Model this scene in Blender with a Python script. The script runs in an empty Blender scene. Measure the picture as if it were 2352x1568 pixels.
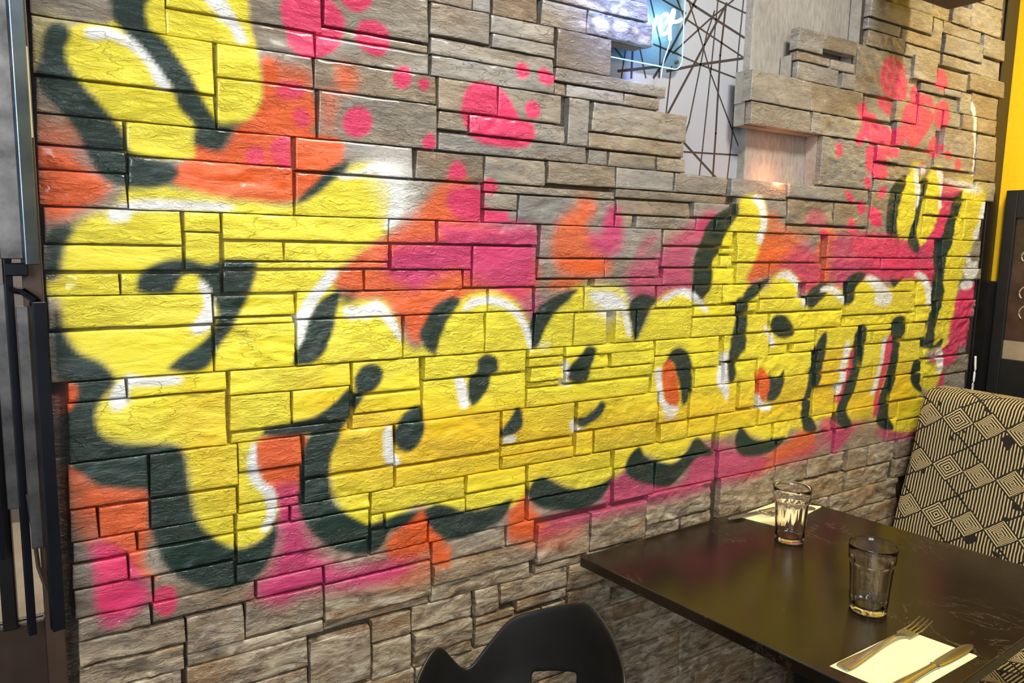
import bpy, bmesh, math, random
import numpy as np
from mathutils import Vector, Matrix
R = math.radians
PI = math.pi
SC = bpy.context.scene
COL = SC.collection
D = 1.255            # distance from the camera to the stone face (world y), metres

# ------------------------------------------------------------------ camera
cam_d = bpy.data.cameras.new('camera')
cam = bpy.data.objects.new('camera', cam_d)
COL.objects.link(cam)
cr = Vector((0.84388, -0.53615, 0.020138))
cu = Vector((0.053733, 0.1218, 0.991099))
cf = Vector((0.533831, 0.835289, -0.131594))
m3 = Matrix((cr, cu, -cf)).transposed()
cam.matrix_world = Matrix.Translation((0, 0, 1.43)) @ m3.to_4x4()
cam_d.sensor_width = 36
cam_d.lens = 1700 / 2352 * 36
cam_d.clip_start = .02
SC.camera = cam
SC.cycles.adaptive_threshold = .02; SC.cycles.max_bounces = 8; SC.cycles.diffuse_bounces = 3; SC.cycles.glossy_bounces = 3

# ------------------------------------------------------------------ world, lamps, exposure
SC.view_settings.view_transform = 'Standard'
SC.view_settings.look = 'None'
SC.view_settings.gamma = 1
SC.view_settings.use_curve_mapping = False
SC.view_settings.exposure = 0.3
w = bpy.data.worlds.new('world'); SC.world = w; w.use_nodes = True
w.node_tree.nodes['Background'].inputs[0].default_value = (.75, .82, 1, 1)
w.node_tree.nodes['Background'].inputs[1].default_value = .30

def area(name, loc, target, size, power, col, size_y=None, spread=None):
    l = bpy.data.lights.new(name, 'AREA'); l.energy = power; l.color = col
    l.shape = 'RECTANGLE'; l.size = size; l.size_y = size_y or size
    if spread: l.spread = spread
    o = bpy.data.objects.new(name, l); COL.objects.link(o); o.location = loc
    o.rotation_euler = (Vector(target) - Vector(loc)).to_track_quat('-Z', 'Y').to_euler()
    return o
def spot(name, loc, target, power, col, angle, blend=.6, rad=.03):
    l = bpy.data.lights.new(name, 'SPOT'); l.energy = power; l.color = col
    l.spot_size = R(angle); l.spot_blend = blend; l.shadow_soft_size = rad
    o = bpy.data.objects.new(name, l); COL.objects.link(o); o.location = loc
    o.rotation_euler = (Vector(target) - Vector(loc)).to_track_quat('-Z', 'Y').to_euler()
    return o
area('window_daylight', (-1.2, -1.6, 2.2), (.9, 1.2, 1.5), 1.5, 60, (.9, .96, 1.0), 1.5)
area('ceiling_panel_light', (1.0, .15, 2.75), (1.05, 1.2, 1.2), .5, 34, (1, .97, .9), .25)
spot('ceiling_downlight_warm', (2.25, .62, 2.7), (2.3, 1.22, 1.55), 62, (1, .82, .48), 72, .9, .04)
spot('ceiling_downlight_table', (1.5, .5, 2.7), (1.45, .75, .75), 26, (1, .84, .55), 55, .8, .04)
spot('lower_wall_fill', (.35, .35, 2.7), (.42, 1.25, .72), 42, (1, .92, .78), 40, .9, .05)  # added unseen fill brightening the lower left stones
area('beyond_room_fill', (-.2, 3.4, 2.7), (-.1, 3.5, 0), 1.2, 40, (1, .9, .75))  # added unseen lamp lifting the floor past the glass door
spot('ceiling_downlight_yellow', (2.45, .9, 2.6), (2.78, 1.2, 1.8), 16, (1, .9, .5), 70, .9, .04)

# ------------------------------------------------------------------ materials
def mat(name, base=(.5, .5, .5), rough=.5, metal=0., **kw):
    m = bpy.data.materials.new(name); m.use_nodes = True
    b = m.node_tree.nodes['Principled BSDF']
    b.inputs['Base Color'].default_value = (*base, 1)
    b.inputs['Roughness'].default_value = rough
    b.inputs['Metallic'].default_value = metal
    for k, v in kw.items():
        b.inputs[k.replace('_', ' ')].default_value = v
    return m
class NT:
    def __init__(s, m): s.t = m.node_tree; s.b = s.t.nodes['Principled BSDF']
    def n(s, typ, **kw):
        o = s.t.nodes.new(typ)
        for k, v in kw.items():
            if k.startswith('i_'):
                key = k[2:]
                o.inputs[int(key) if key.isdigit() else key.replace('_', ' ')].default_value = v
            else: setattr(o, k, v)
        return o
    def l(s, a, b): s.t.links.new(a, b)
    def math(s, op, a, b=None, c=None, clamp=False):
        o = s.t.nodes.new('ShaderNodeMath'); o.operation = op; o.use_clamp = clamp
        for i, v in enumerate((a, b, c)):
            if v is None: continue
            if isinstance(v, (int, float)): o.inputs[i].default_value = v
            else: s.l(v, o.inputs[i])
        return o.outputs[0]
    def ramp(s, fac, stops, interp='LINEAR'):
        o = s.t.nodes.new('ShaderNodeValToRGB'); o.color_ramp.interpolation = interp
        e = o.color_ramp.elements
        while len(e) < len(stops): e.new(.5)
        for i, (p, c) in enumerate(stops): e[i].position = p; e[i].color = (*c, 1)
        s.l(fac, o.inputs[0]); return o.outputs[0]
    def mix(s, f, a, b, mode='MIX'):
        o = s.t.nodes.new('ShaderNodeMix'); o.data_type = 'RGBA'; o.blend_type = mode
        for i, v in ((0, f), (6, a), (7, b)):
            if isinstance(v, (int, float)): o.inputs[i].default_value = v
            elif isinstance(v, tuple): o.inputs[i].default_value = (*v, 1)
            else: s.l(v, o.inputs[i])
        return o.outputs[2]
    def noise(s, vec, scale, detail=4, rough=.55, dist=0.):
        o = s.n('ShaderNodeTexNoise', i_Scale=scale, i_Detail=detail, i_Roughness=rough, i_Distortion=dist)
        s.l(vec, o.inputs['Vector']); return o.outputs['Fac']
def lin(c):
    c = np.array(c) / 255.
    return np.where(c < .04045, c / 12.92, ((c + .055) / 1.055) ** 2.4)
def L(*c): return tuple(float(v) for v in lin(c))

def stone_material():
    m = mat('painted_stone'); t = NT(m)
    geo = t.n('ShaderNodeNewGeometry'); pos = geo.outputs['Position']
    info = t.n('ShaderNodeAttribute', attribute_name='shade')
    seed = info.outputs['Fac']
    mp = t.n('ShaderNodeMapping'); mp.inputs['Scale'].default_value = (1, 1, 3.2); t.l(pos, mp.inputs[0])
    sh = t.n('ShaderNodeVectorMath', operation='ADD'); t.l(mp.outputs[0], sh.inputs[0])
    cmb = t.n('ShaderNodeCombineXYZ'); t.l(t.math('MULTIPLY', seed, 37.), cmb.inputs[0]); t.l(t.math('MULTIPLY', seed, 91.), cmb.inputs[2])
    t.l(cmb.outputs[0], sh.inputs[1]); v = sh.outputs[0]
    n1 = t.noise(v, 9, 5, .6); n2 = t.noise(v, 42, 5, .65, .6); n3 = t.noise(v, 260, 3, .6)
    warm = t.ramp(t.noise(v, 5, 3, .5), [(.35, L(136, 132, 126)), (.5, L(160, 149, 133)), (.68, L(158, 133, 102))])
    cool = t.ramp(n1, [(.3, L(98, 96, 95)), (.5, L(148, 145, 140)), (.7, L(182, 177, 166))])
    base = t.mix(.5, warm, cool)
    tint = t.ramp(seed, [(0, (.80, .83, .88)), (.3, (1.02, 1.02, 1.02)), (.6, (1.06, 1., .90)), (.8, (.80, .70, .58)), (1, (1.12, .98, .80))])
    base = t.mix(1., base, tint, 'MULTIPLY')
    dark = t.math('MULTIPLY', t.ramp(n2, [(.28, (1, 1, 1)), (.46, (0, 0, 0))]), .6)
    base = t.mix(dark, base, L(92, 82, 70))
    base = t.mix(t.math('MULTIPLY', t.ramp(n2, [(.62, (0, 0, 0)), (.74, (1, 1, 1))]), .35), base, L(214, 208, 196))
    # lower part of the wall: browner, uncoated stone
    sep = t.n('ShaderNodeSeparateXYZ'); t.l(pos, sep.inputs[0])
    low = t.math('MULTIPLY', t.ramp(sep.outputs[2], [(.74, (1, 1, 1)), (.95, (0, 0, 0))]), .85)
    n4 = t.noise(v, 16, 6, .7, .8)
    rugged = t.ramp(n4, [(.34, L(70, 54, 40)), (.45, L(140, 118, 90)), (.56, L(190, 172, 142)), (.70, L(222, 212, 190))])
    base = t.mix(low, base, rugged)
    n5 = t.noise(v, 5, 3); base = t.mix(t.math('MULTIPLY', low, t.ramp(n5, [(.5, (0, 0, 0)), (.62, (.5, .5, .5))])), base, L(176, 132, 84))
    a = t.n('ShaderNodeAttribute', attribute_name='paint')
    al = a.outputs['Alpha']
    e = t.math('MULTIPLY', t.math('MULTIPLY', al, t.math('SUBTRACT', 1., al)), 4.)
    al2 = t.math('ADD', al, t.math('MULTIPLY', e, t.math('MULTIPLY', t.math('SUBTRACT', n3, .5), 1.3)), clamp=True)
    pc = t.mix(1., a.outputs['Color'], t.ramp(n1, [(.3, (.90, .90, .90)), (.7, (1.05, 1.05, 1.05))]), 'MULTIPLY')
    pc = t.mix(t.math('MULTIPLY', t.ramp(n2, [(.25, (1, 1, 1)), (.42, (0, 0, 0))]), .28), pc, t.mix(1., pc, (.62, .60, .5), 'MULTIPLY'))
    col = t.mix(al2, base, pc)
    t.l(col, t.b.inputs['Base Color'])
    r = t.math('ADD', t.math('MULTIPLY', n1, -.25), .56)
    t.l(t.math('ADD', r, t.math('MULTIPLY', al, -.06)), t.b.inputs['Roughness'])
    t.b.inputs['Specular IOR Level'].default_value = .5
    t.b.inputs['Coat Weight'].default_value = .75; t.b.inputs['Coat Roughness'].default_value = .16
    # fine relief: split layers, crinkled patches, cracks, grit
    s2 = t.math('FRACT', t.math('MULTIPLY', seed, 7.31))
    rgh = t.math('ADD', t.ramp(t.noise(v, 5, 2), [(.42, (0, 0, 0)), (.62, (1, 1, 1))]), t.math('MULTIPLY', t.ramp(s2, [(.55, (0, 0, 0)), (.7, (1, 1, 1))]), .8), clamp=True)
    lay = t.noise(v, 14, 5, .6, 1.2)
    cri = t.math('ABSOLUTE', t.math('SUBTRACT', t.noise(v, 23, 5, .6, 1.8), .5))
    vo = t.n('ShaderNodeTexVoronoi', feature='DISTANCE_TO_EDGE', i_Scale=7.)
    wob = t.n('ShaderNodeTexNoise', i_Scale=9., i_Detail=4.); t.l(v, wob.inputs['Vector'])
    ad = t.n('ShaderNodeMixRGB', blend_type='ADD'); ad.inputs[0].default_value = .35; t.l(v, ad.inputs[1]); t.l(wob.outputs['Color'], ad.inputs[2]); t.l(ad.outputs[0], vo.inputs['Vector'])
    crack = t.ramp(vo.outputs['Distance'], [(0, (0, 0, 0)), (.014, (1, 1, 1))])
    gate = t.ramp(t.noise(v, 4.5, 2), [(.50, (0, 0, 0)), (.55, (1, 1, 1))])
    crack = t.math('MAXIMUM', crack, t.math('SUBTRACT', 1., gate))
    h = t.math('ADD', t.math('MULTIPLY', lay, .55), t.math('MULTIPLY', n3, .06))
    h = t.math('ADD', h, t.math('MULTIPLY', crack, .16))
    h = t.math('ADD', h, t.math('MULTIPLY', t.math('MULTIPLY', cri, rgh), 2.2))
    h = t.math('ADD', h, t.math('MULTIPLY', n2, .12))
    bp = t.n('ShaderNodeBump', i_Strength=.8, i_Distance=.008); t.l(h, bp.inputs['Height']); t.l(bp.outputs[0], t.b.inputs['Normal'])
    t.l(t.mix(t.math('MULTIPLY', t.math('SUBTRACT', 1., crack), .55), col, t.mix(1., col, (.35, .30, .26), 'MULTIPLY')), t.b.inputs['Base Color'])
    return m
M = {}
M['stone'] = stone_material()

def plaster_material():
    m = mat('rough_plaster'); t = NT(m)
    tc = t.n('ShaderNodeTexCoord'); v = tc.outputs['Object']
    mp = t.n('ShaderNodeMapping'); mp.inputs['Scale'].default_value = (3, 1, 1); t.l(v, mp.inputs[0])
    n = t.noise(mp.outputs[0], 30, 6, .7); n1 = t.noise(v, 6, 4)
    t.l(t.mix(.5, t.ramp(n, [(.3, L(118, 110, 100)), (.6, L(168, 160, 150))]), t.ramp(n1, [(.3, L(142, 134, 124)), (.7, L(170, 164, 154))])), t.b.inputs['Base Color'])
    t.b.inputs['Roughness'].default_value = .85
    bp = t.n('ShaderNodeBump', i_Strength=.7, i_Distance=.006); t.l(n, bp.inputs['Height']); t.l(bp.outputs[0], t.b.inputs['Normal'])
    return m
M['plaster'] = plaster_material()
def mottled(name, c1, c2, scale, rough, metal=0., bump=0., **kw):
    m = mat(name, c1, rough, metal, **kw); t = NT(m)
    tc = t.n('ShaderNodeTexCoord'); n = t.noise(tc.outputs['Object'], scale, 5, .6)
    t.l(t.ramp(n, [(.3, c1), (.7, c2)]), t.b.inputs['Base Color'])
    if bump:
        bp = t.n('ShaderNodeBump', i_Strength=.5, i_Distance=bump); t.l(n, bp.inputs['Height']); t.l(bp.outputs[0], t.b.inputs['Normal'])
    return m
M['wallpaper'] = mottled('wallpaper', L(158, 158, 164), L(168, 168, 172), 4, .6)
M['wall_line'] = mat('wallpaper_line', L(58, 48, 44), .6)
M['black_trim'] = mottled('black_trim', (.006, .005, .005), (.012, .010, .009), 20, .35)
M['brown_post'] = mottled('brown_post', L(58, 44, 34), L(74, 56, 42), 8, .4)
M['chrome'] = mottled('chrome', (.16, .24, .34), (.34, .44, .54), 16, .25, 1.)
M['grey_steel'] = mottled('grey_steel', (.05, .046, .043), (.16, .15, .14), 22, .42, .8)
M['dark_chrome'] = mottled('dark_chrome', (.035, .033, .033), (.07, .065, .065), 14, .22, 1.)
M['blue_black'] = mottled('blue_black_metal', (.007, .008, .012), (.013, .015, .02), 5, .22, .3)
M['yellow'] = mottled('yellow_wall', L(246, 190, 20), L(252, 202, 30), 60, .42, bump=.001)
M['black_matte'] = mottled('black_matte', (.006, .006, .006), (.010, .010, .010), 30, .5)
M['mortar'] = mottled('mortar', L(44, 36, 30), L(66, 54, 44), 30, .8)
M['floor_dark'] = mottled('floor_dark', L(50, 36, 28), L(66, 50, 38), 5, .4)
M['floor_light'] = mottled('floor_light', L(176, 158, 132), L(204, 190, 166), 6, .5)
M['ceiling'] = mottled('ceiling_paint', L(60, 58, 56), L(66, 64, 62), 5, .8)
M['room_wall'] = mottled('room_wall', L(96, 90, 84), L(110, 104, 96), 3, .8)
M['grey_wall'] = mottled('grey_wall', L(120, 112, 106), L(140, 132, 124), 3, .6)
M['paper'] = mottled('napkin_paper', L(250, 236, 180), L(254, 242, 192), 40, .9, bump=.0004)
M['steel'] = mottled('cutlery_steel', (.50, .54, .60), (.58, .62, .68), 6, .2, 1.)
M['plastic'] = mottled('black_plastic', (.010, .009, .008), (.016, .014, .012), 12, .42)
M['white'] = mat('white_cable', (.85, .85, .83), .4)
def table_material():
    m = mat('dark_marble'); t = NT(m)
    tc = t.n('ShaderNodeTexCoord'); v = tc.outputs['Object']
    n = t.noise(v, 7, 4, .6)
    base = t.ramp(n, [(.3, L(27, 19, 12)), (.7, L(38, 29, 18))])
    wv = t.noise(v, 5.5, 9, .68, 1.4)
    vein = t.ramp(t.math('ABSOLUTE', t.math('SUBTRACT', wv, .5)), [(0, (1, 1, 1)), (.009, (0, 0, 0))])
    gate = t.ramp(t.noise(v, 4, 3), [(.5, (0, 0, 0)), (.66, (1, 1, 1))])
    sp = t.ramp(t.noise(v, 70, 2), [(.72, (0, 0, 0)), (.8, (1, 1, 1))])
    f = t.math('MAXIMUM', t.math('MULTIPLY', t.math('MULTIPLY', vein, gate), .45), t.math('MULTIPLY', sp, .16))
    t.l(t.mix(f, base, L(150, 132, 96)), t.b.inputs['Base Color'])
    t.l(t.math('ADD', t.math('MULTIPLY', n, .10), .17), t.b.inputs['Roughness'])
    return m
M['table'] = table_material()
M['glass'] = mat('clear_tumbler', (1., .99, 1.), .02, 0., Transmission_Weight=1., IOR=1.46)
M['acrylic'] = mat('neon_haze_acrylic', (.62, .86, 1.), .01, 0., Transmission_Weight=1., IOR=1.15)  # blue tint stands for the neon's haze in the board
M['pane'] = mat('door_pane', (.92, .92, .95), .03, 0., Transmission_Weight=1., IOR=1.3)
def emis(name, col, s):
    m = mat(name, col, .4); b = m.node_tree.nodes['Principled BSDF']
    b.inputs['Emission Color'].default_value = (*col, 1); b.inputs['Emission Strength'].default_value = s
    return m
M['neon'] = emis('neon_tube', (.80, .97, 1.), 9)
M['edge_glow'] = emis('acrylic_edge', (.55, .95, 1.), .9)

def fabric_material():
    # black cloth with cream hatching and rows of nested diamonds; s runs along the bench, z is height
    m = mat('patterned_fabric'); t = NT(m)
    uv = t.n('ShaderNodeAttribute', attribute_name='weave'); sep = t.n('ShaderNodeSeparateXYZ'); t.l(uv.outputs['Vector'], sep.inputs[0])
    wn = t.n('ShaderNodeTexNoise', i_Scale=38., i_Detail=2.); t.l(uv.outputs['Vector'], wn.inputs['Vector'])
    wob = t.math('MULTIPLY', t.math('SUBTRACT', wn.outputs['Fac'], .5), .0035)
    s = t.math('ADD', sep.outputs[0], wob); z = t.math('ADD', sep.outputs[1], t.math('MULTIPLY', wob, -.7))
    A, B = .087, .142
    # row of diamonds: |ds|/.040 + |dz|/.036 < 1
    def cell(x, per, off=0.):
        q = t.math('DIVIDE', t.math('ADD', x, off), per)
        return t.math('MULTIPLY', t.math('SUBTRACT', t.math('SUBTRACT', q, t.math('FLOOR', q)), .5), per), t.math('FLOOR', q)
    ds, ci = cell(s, A); dz, ri = cell(z, B)
    ax = t.math('DIVIDE', t.math('ABSOLUTE', ds), .0425); az = t.math('DIVIDE', t.math('ABSOLUTE', dz), .0375)
    d = t.math('ADD', ax, az)
    inside = t.math('LESS_THAN', d, 1.)
    q4 = t.math('MULTIPLY', d, 4.); ring = t.math('GREATER_THAN', t.math('SUBTRACT', q4, t.math('FLOOR', q4)), .5)
    rows_ = t.math('MULTIPLY', dz, 230.); r2 = t.math('GREATER_THAN', t.math('SUBTRACT', rows_, t.math('FLOOR', rows_)), .48)
    cols_ = t.math('MULTIPLY', t.math('SUBTRACT', ds, dz), 170.); r3 = t.math('GREATER_THAN', t.math('SUBTRACT', cols_, t.math('FLOOR', cols_)), .45)
    quad = t.math('GREATER_THAN', t.math('MULTIPLY', ds, dz), 0.)
    alt = t.math('GREATER_THAN', t.math('FRACT', t.math('MULTIPLY', t.math('ADD', ci, .01), 1 / 3.)), .34)
    mix1 = t.math('ADD', t.math('MULTIPLY', quad, ring), t.math('MULTIPLY', t.math('SUBTRACT', 1., quad), r3))
    dia = t.math('ADD', t.math('MULTIPLY', alt, ring), t.math('MULTIPLY', t.math('SUBTRACT', 1., alt), mix1))
    # outside: leaning hatch
    hq = t.math('MULTIPLY', t.math('ADD', s, t.math('MULTIPLY', z, .02)), 118.)
    hat = t.math('GREATER_THAN', t.math('SUBTRACT', hq, t.math('FLOOR', hq)), .58)
    # big dark lattice through the diamonds' corners
    d2, _ = cell(s, A * 2); z2, _ = cell(z, B, B / 2)
    lat = t.math('ABSOLUTE', t.math('SUBTRACT', t.math('ADD', t.math('DIVIDE', t.math('ABSOLUTE', d2), A), t.math('DIVIDE', t.math('ABSOLUTE', z2), B / 2)), 1.))
    lm = t.math('GREATER_THAN', lat, .045)
    edge = t.math('GREATER_THAN', t.math('ABSOLUTE', t.math('SUBTRACT', d, 1.08)), .07)
    bn = t.n('ShaderNodeTexNoise', i_Scale=14., i_Detail=3.); t.l(uv.outputs['Vector'], bn.inputs['Vector'])
    wear = t.math('LESS_THAN', bn.outputs['Fac'], .655)
    out = t.math('MULTIPLY', t.math('MULTIPLY', hat, t.math('MULTIPLY', lm, edge)), wear)
    f = t.math('ADD', t.math('MULTIPLY', inside, dia), t.math('MULTIPLY', t.math('SUBTRACT', 1., inside), out))
    thr = t.n('ShaderNodeTexNoise', i_Scale=900., i_Detail=1.); t.l(uv.outputs['Vector'], thr.inputs['Vector'])
    f = t.math('MULTIPLY', f, t.math('ADD', .72, t.math('MULTIPLY', thr.outputs['Fac'], .5)), clamp=True)
    t.l(t.mix(f, L(26, 21, 14), L(206, 184, 132)), t.b.inputs['Base Color'])
    t.b.inputs['Roughness'].default_value = .85
    bp = t.n('ShaderNodeBump', i_Strength=.4, i_Distance=.001); t.l(f, bp.inputs['Height']); t.l(bp.outputs[0], t.b.inputs['Normal'])
    return m
M['fabric'] = fabric_material()

# ------------------------------------------------------------------ helpers
def link(name, me, m, parent=None):
    o = bpy.data.objects.new(name, me); COL.objects.link(o)
    if m is not None: me.materials.append(M[m] if isinstance(m, str) else m)
    if parent is not None: o.parent = parent
    return o
def obj(name, bm, m, parent=None, smooth=False):
    me = bpy.data.meshes.new(name); bmesh.ops.recalc_face_normals(bm, faces=bm.faces[:]); bm.to_mesh(me); bm.free()
    if smooth:
        for p in me.polygons: p.use_smooth = True
    return link(name, me, m, parent)
def tag(o, label=None, cat=None, group=None, kind=None):
    for k, v in (('label', label), ('category', cat), ('group', group), ('kind', kind)):
        if v: o[k] = v
    return o
def thing(name, label, cat, loc=(0, 0, 0), rz=0., group=None):
    o = bpy.data.objects.new(name, None); COL.objects.link(o); o.location = loc; o.rotation_euler = (0, 0, rz)
    return tag(o, label, cat, group)
def add_box(bm, x0, x1, y0, y1, z0, z1, bev=0., seg=2):
    vs = [bm.verts.new((x, y, z)) for x in (x0, x1) for y in (y0, y1) for z in (z0, z1)]
    fs = [bm.faces.new([vs[i] for i in f]) for f in ((0, 1, 3, 2), (4, 6, 7, 5), (0, 4, 5, 1), (2, 3, 7, 6), (0, 2, 6, 4), (1, 5, 7, 3))]
    if bev:
        es = list({e for f in fs for e in f.edges})
        bmesh.ops.bevel(bm, geom=es, offset=bev, segments=seg, affect='EDGES', profile=.5)
    return bm
def box(x0, x1, y0, y1, z0, z1, bev=0., seg=2):
    return add_box(bmesh.new(), x0, x1, y0, y1, z0, z1, bev, seg)
def prism(pts, z0, z1, bev=0., seg=2):
    bm = bmesh.new(); a = [bm.verts.new((x, y, z0)) for x, y in pts]; b = [bm.verts.new((x, y, z1)) for x, y in pts]
    n = len(pts); bm.faces.new(a[::-1]); bm.faces.new(b)
    for i in range(n): bm.faces.new((a[i], a[(i + 1) % n], b[(i + 1) % n], b[i]))
    if bev: bmesh.ops.bevel(bm, geom=bm.edges[:], offset=bev, segments=seg, affect='EDGES', profile=.5)
    return bm
def tube(bm, pts, r, n=10, caps=True):
    pts = [Vector(p) for p in pts]; rings = []
    rr = r if isinstance(r, (list, tuple)) else [r] * len(pts)
    up = Vector((0, 0, 1))
    for i, p in enumerate(pts):
        t = (pts[min(i + 1, len(pts) - 1)] - pts[max(i - 1, 0)]).normalized()
        a = t.cross(up)
        if a.length < .05: a = t.cross(Vector((1, 0, 0)))
        a.normalize(); b = t.cross(a).normalized()
        rings.append([bm.verts.new(p + (a * math.cos(2 * PI * k / n) + b * math.sin(2 * PI * k / n)) * rr[i]) for k in range(n)])
    for i in range(len(rings) - 1):
        for k in range(n): bm.faces.new((rings[i][k], rings[i][(k + 1) % n], rings[i + 1][(k + 1) % n], rings[i + 1][k]))
    if caps: bm.faces.new(rings[0][::-1]); bm.faces.new(rings[-1])
    return bm
def catmull(p, n=6, closed=False):
    p = [np.array(q, float) for q in p]; out = []
    N = len(p)
    for i in range(N if closed else N - 1):
        if closed: a, b, c, d = p[i - 1], p[i], p[(i + 1) % N], p[(i + 2) % N]
        else: a, b, c, d = p[max(i - 1, 0)], p[i], p[i + 1], p[min(i + 2, N - 1)]
        for k in range(n):
            t = k / n
            out.append(.5 * ((2 * b) + (-a + c) * t + (2 * a - 5 * b + 4 * c - d) * t * t + (-a + 3 * b - 3 * c + d) * t ** 3))
    if not closed: out.append(p[-1])
    return out

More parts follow.
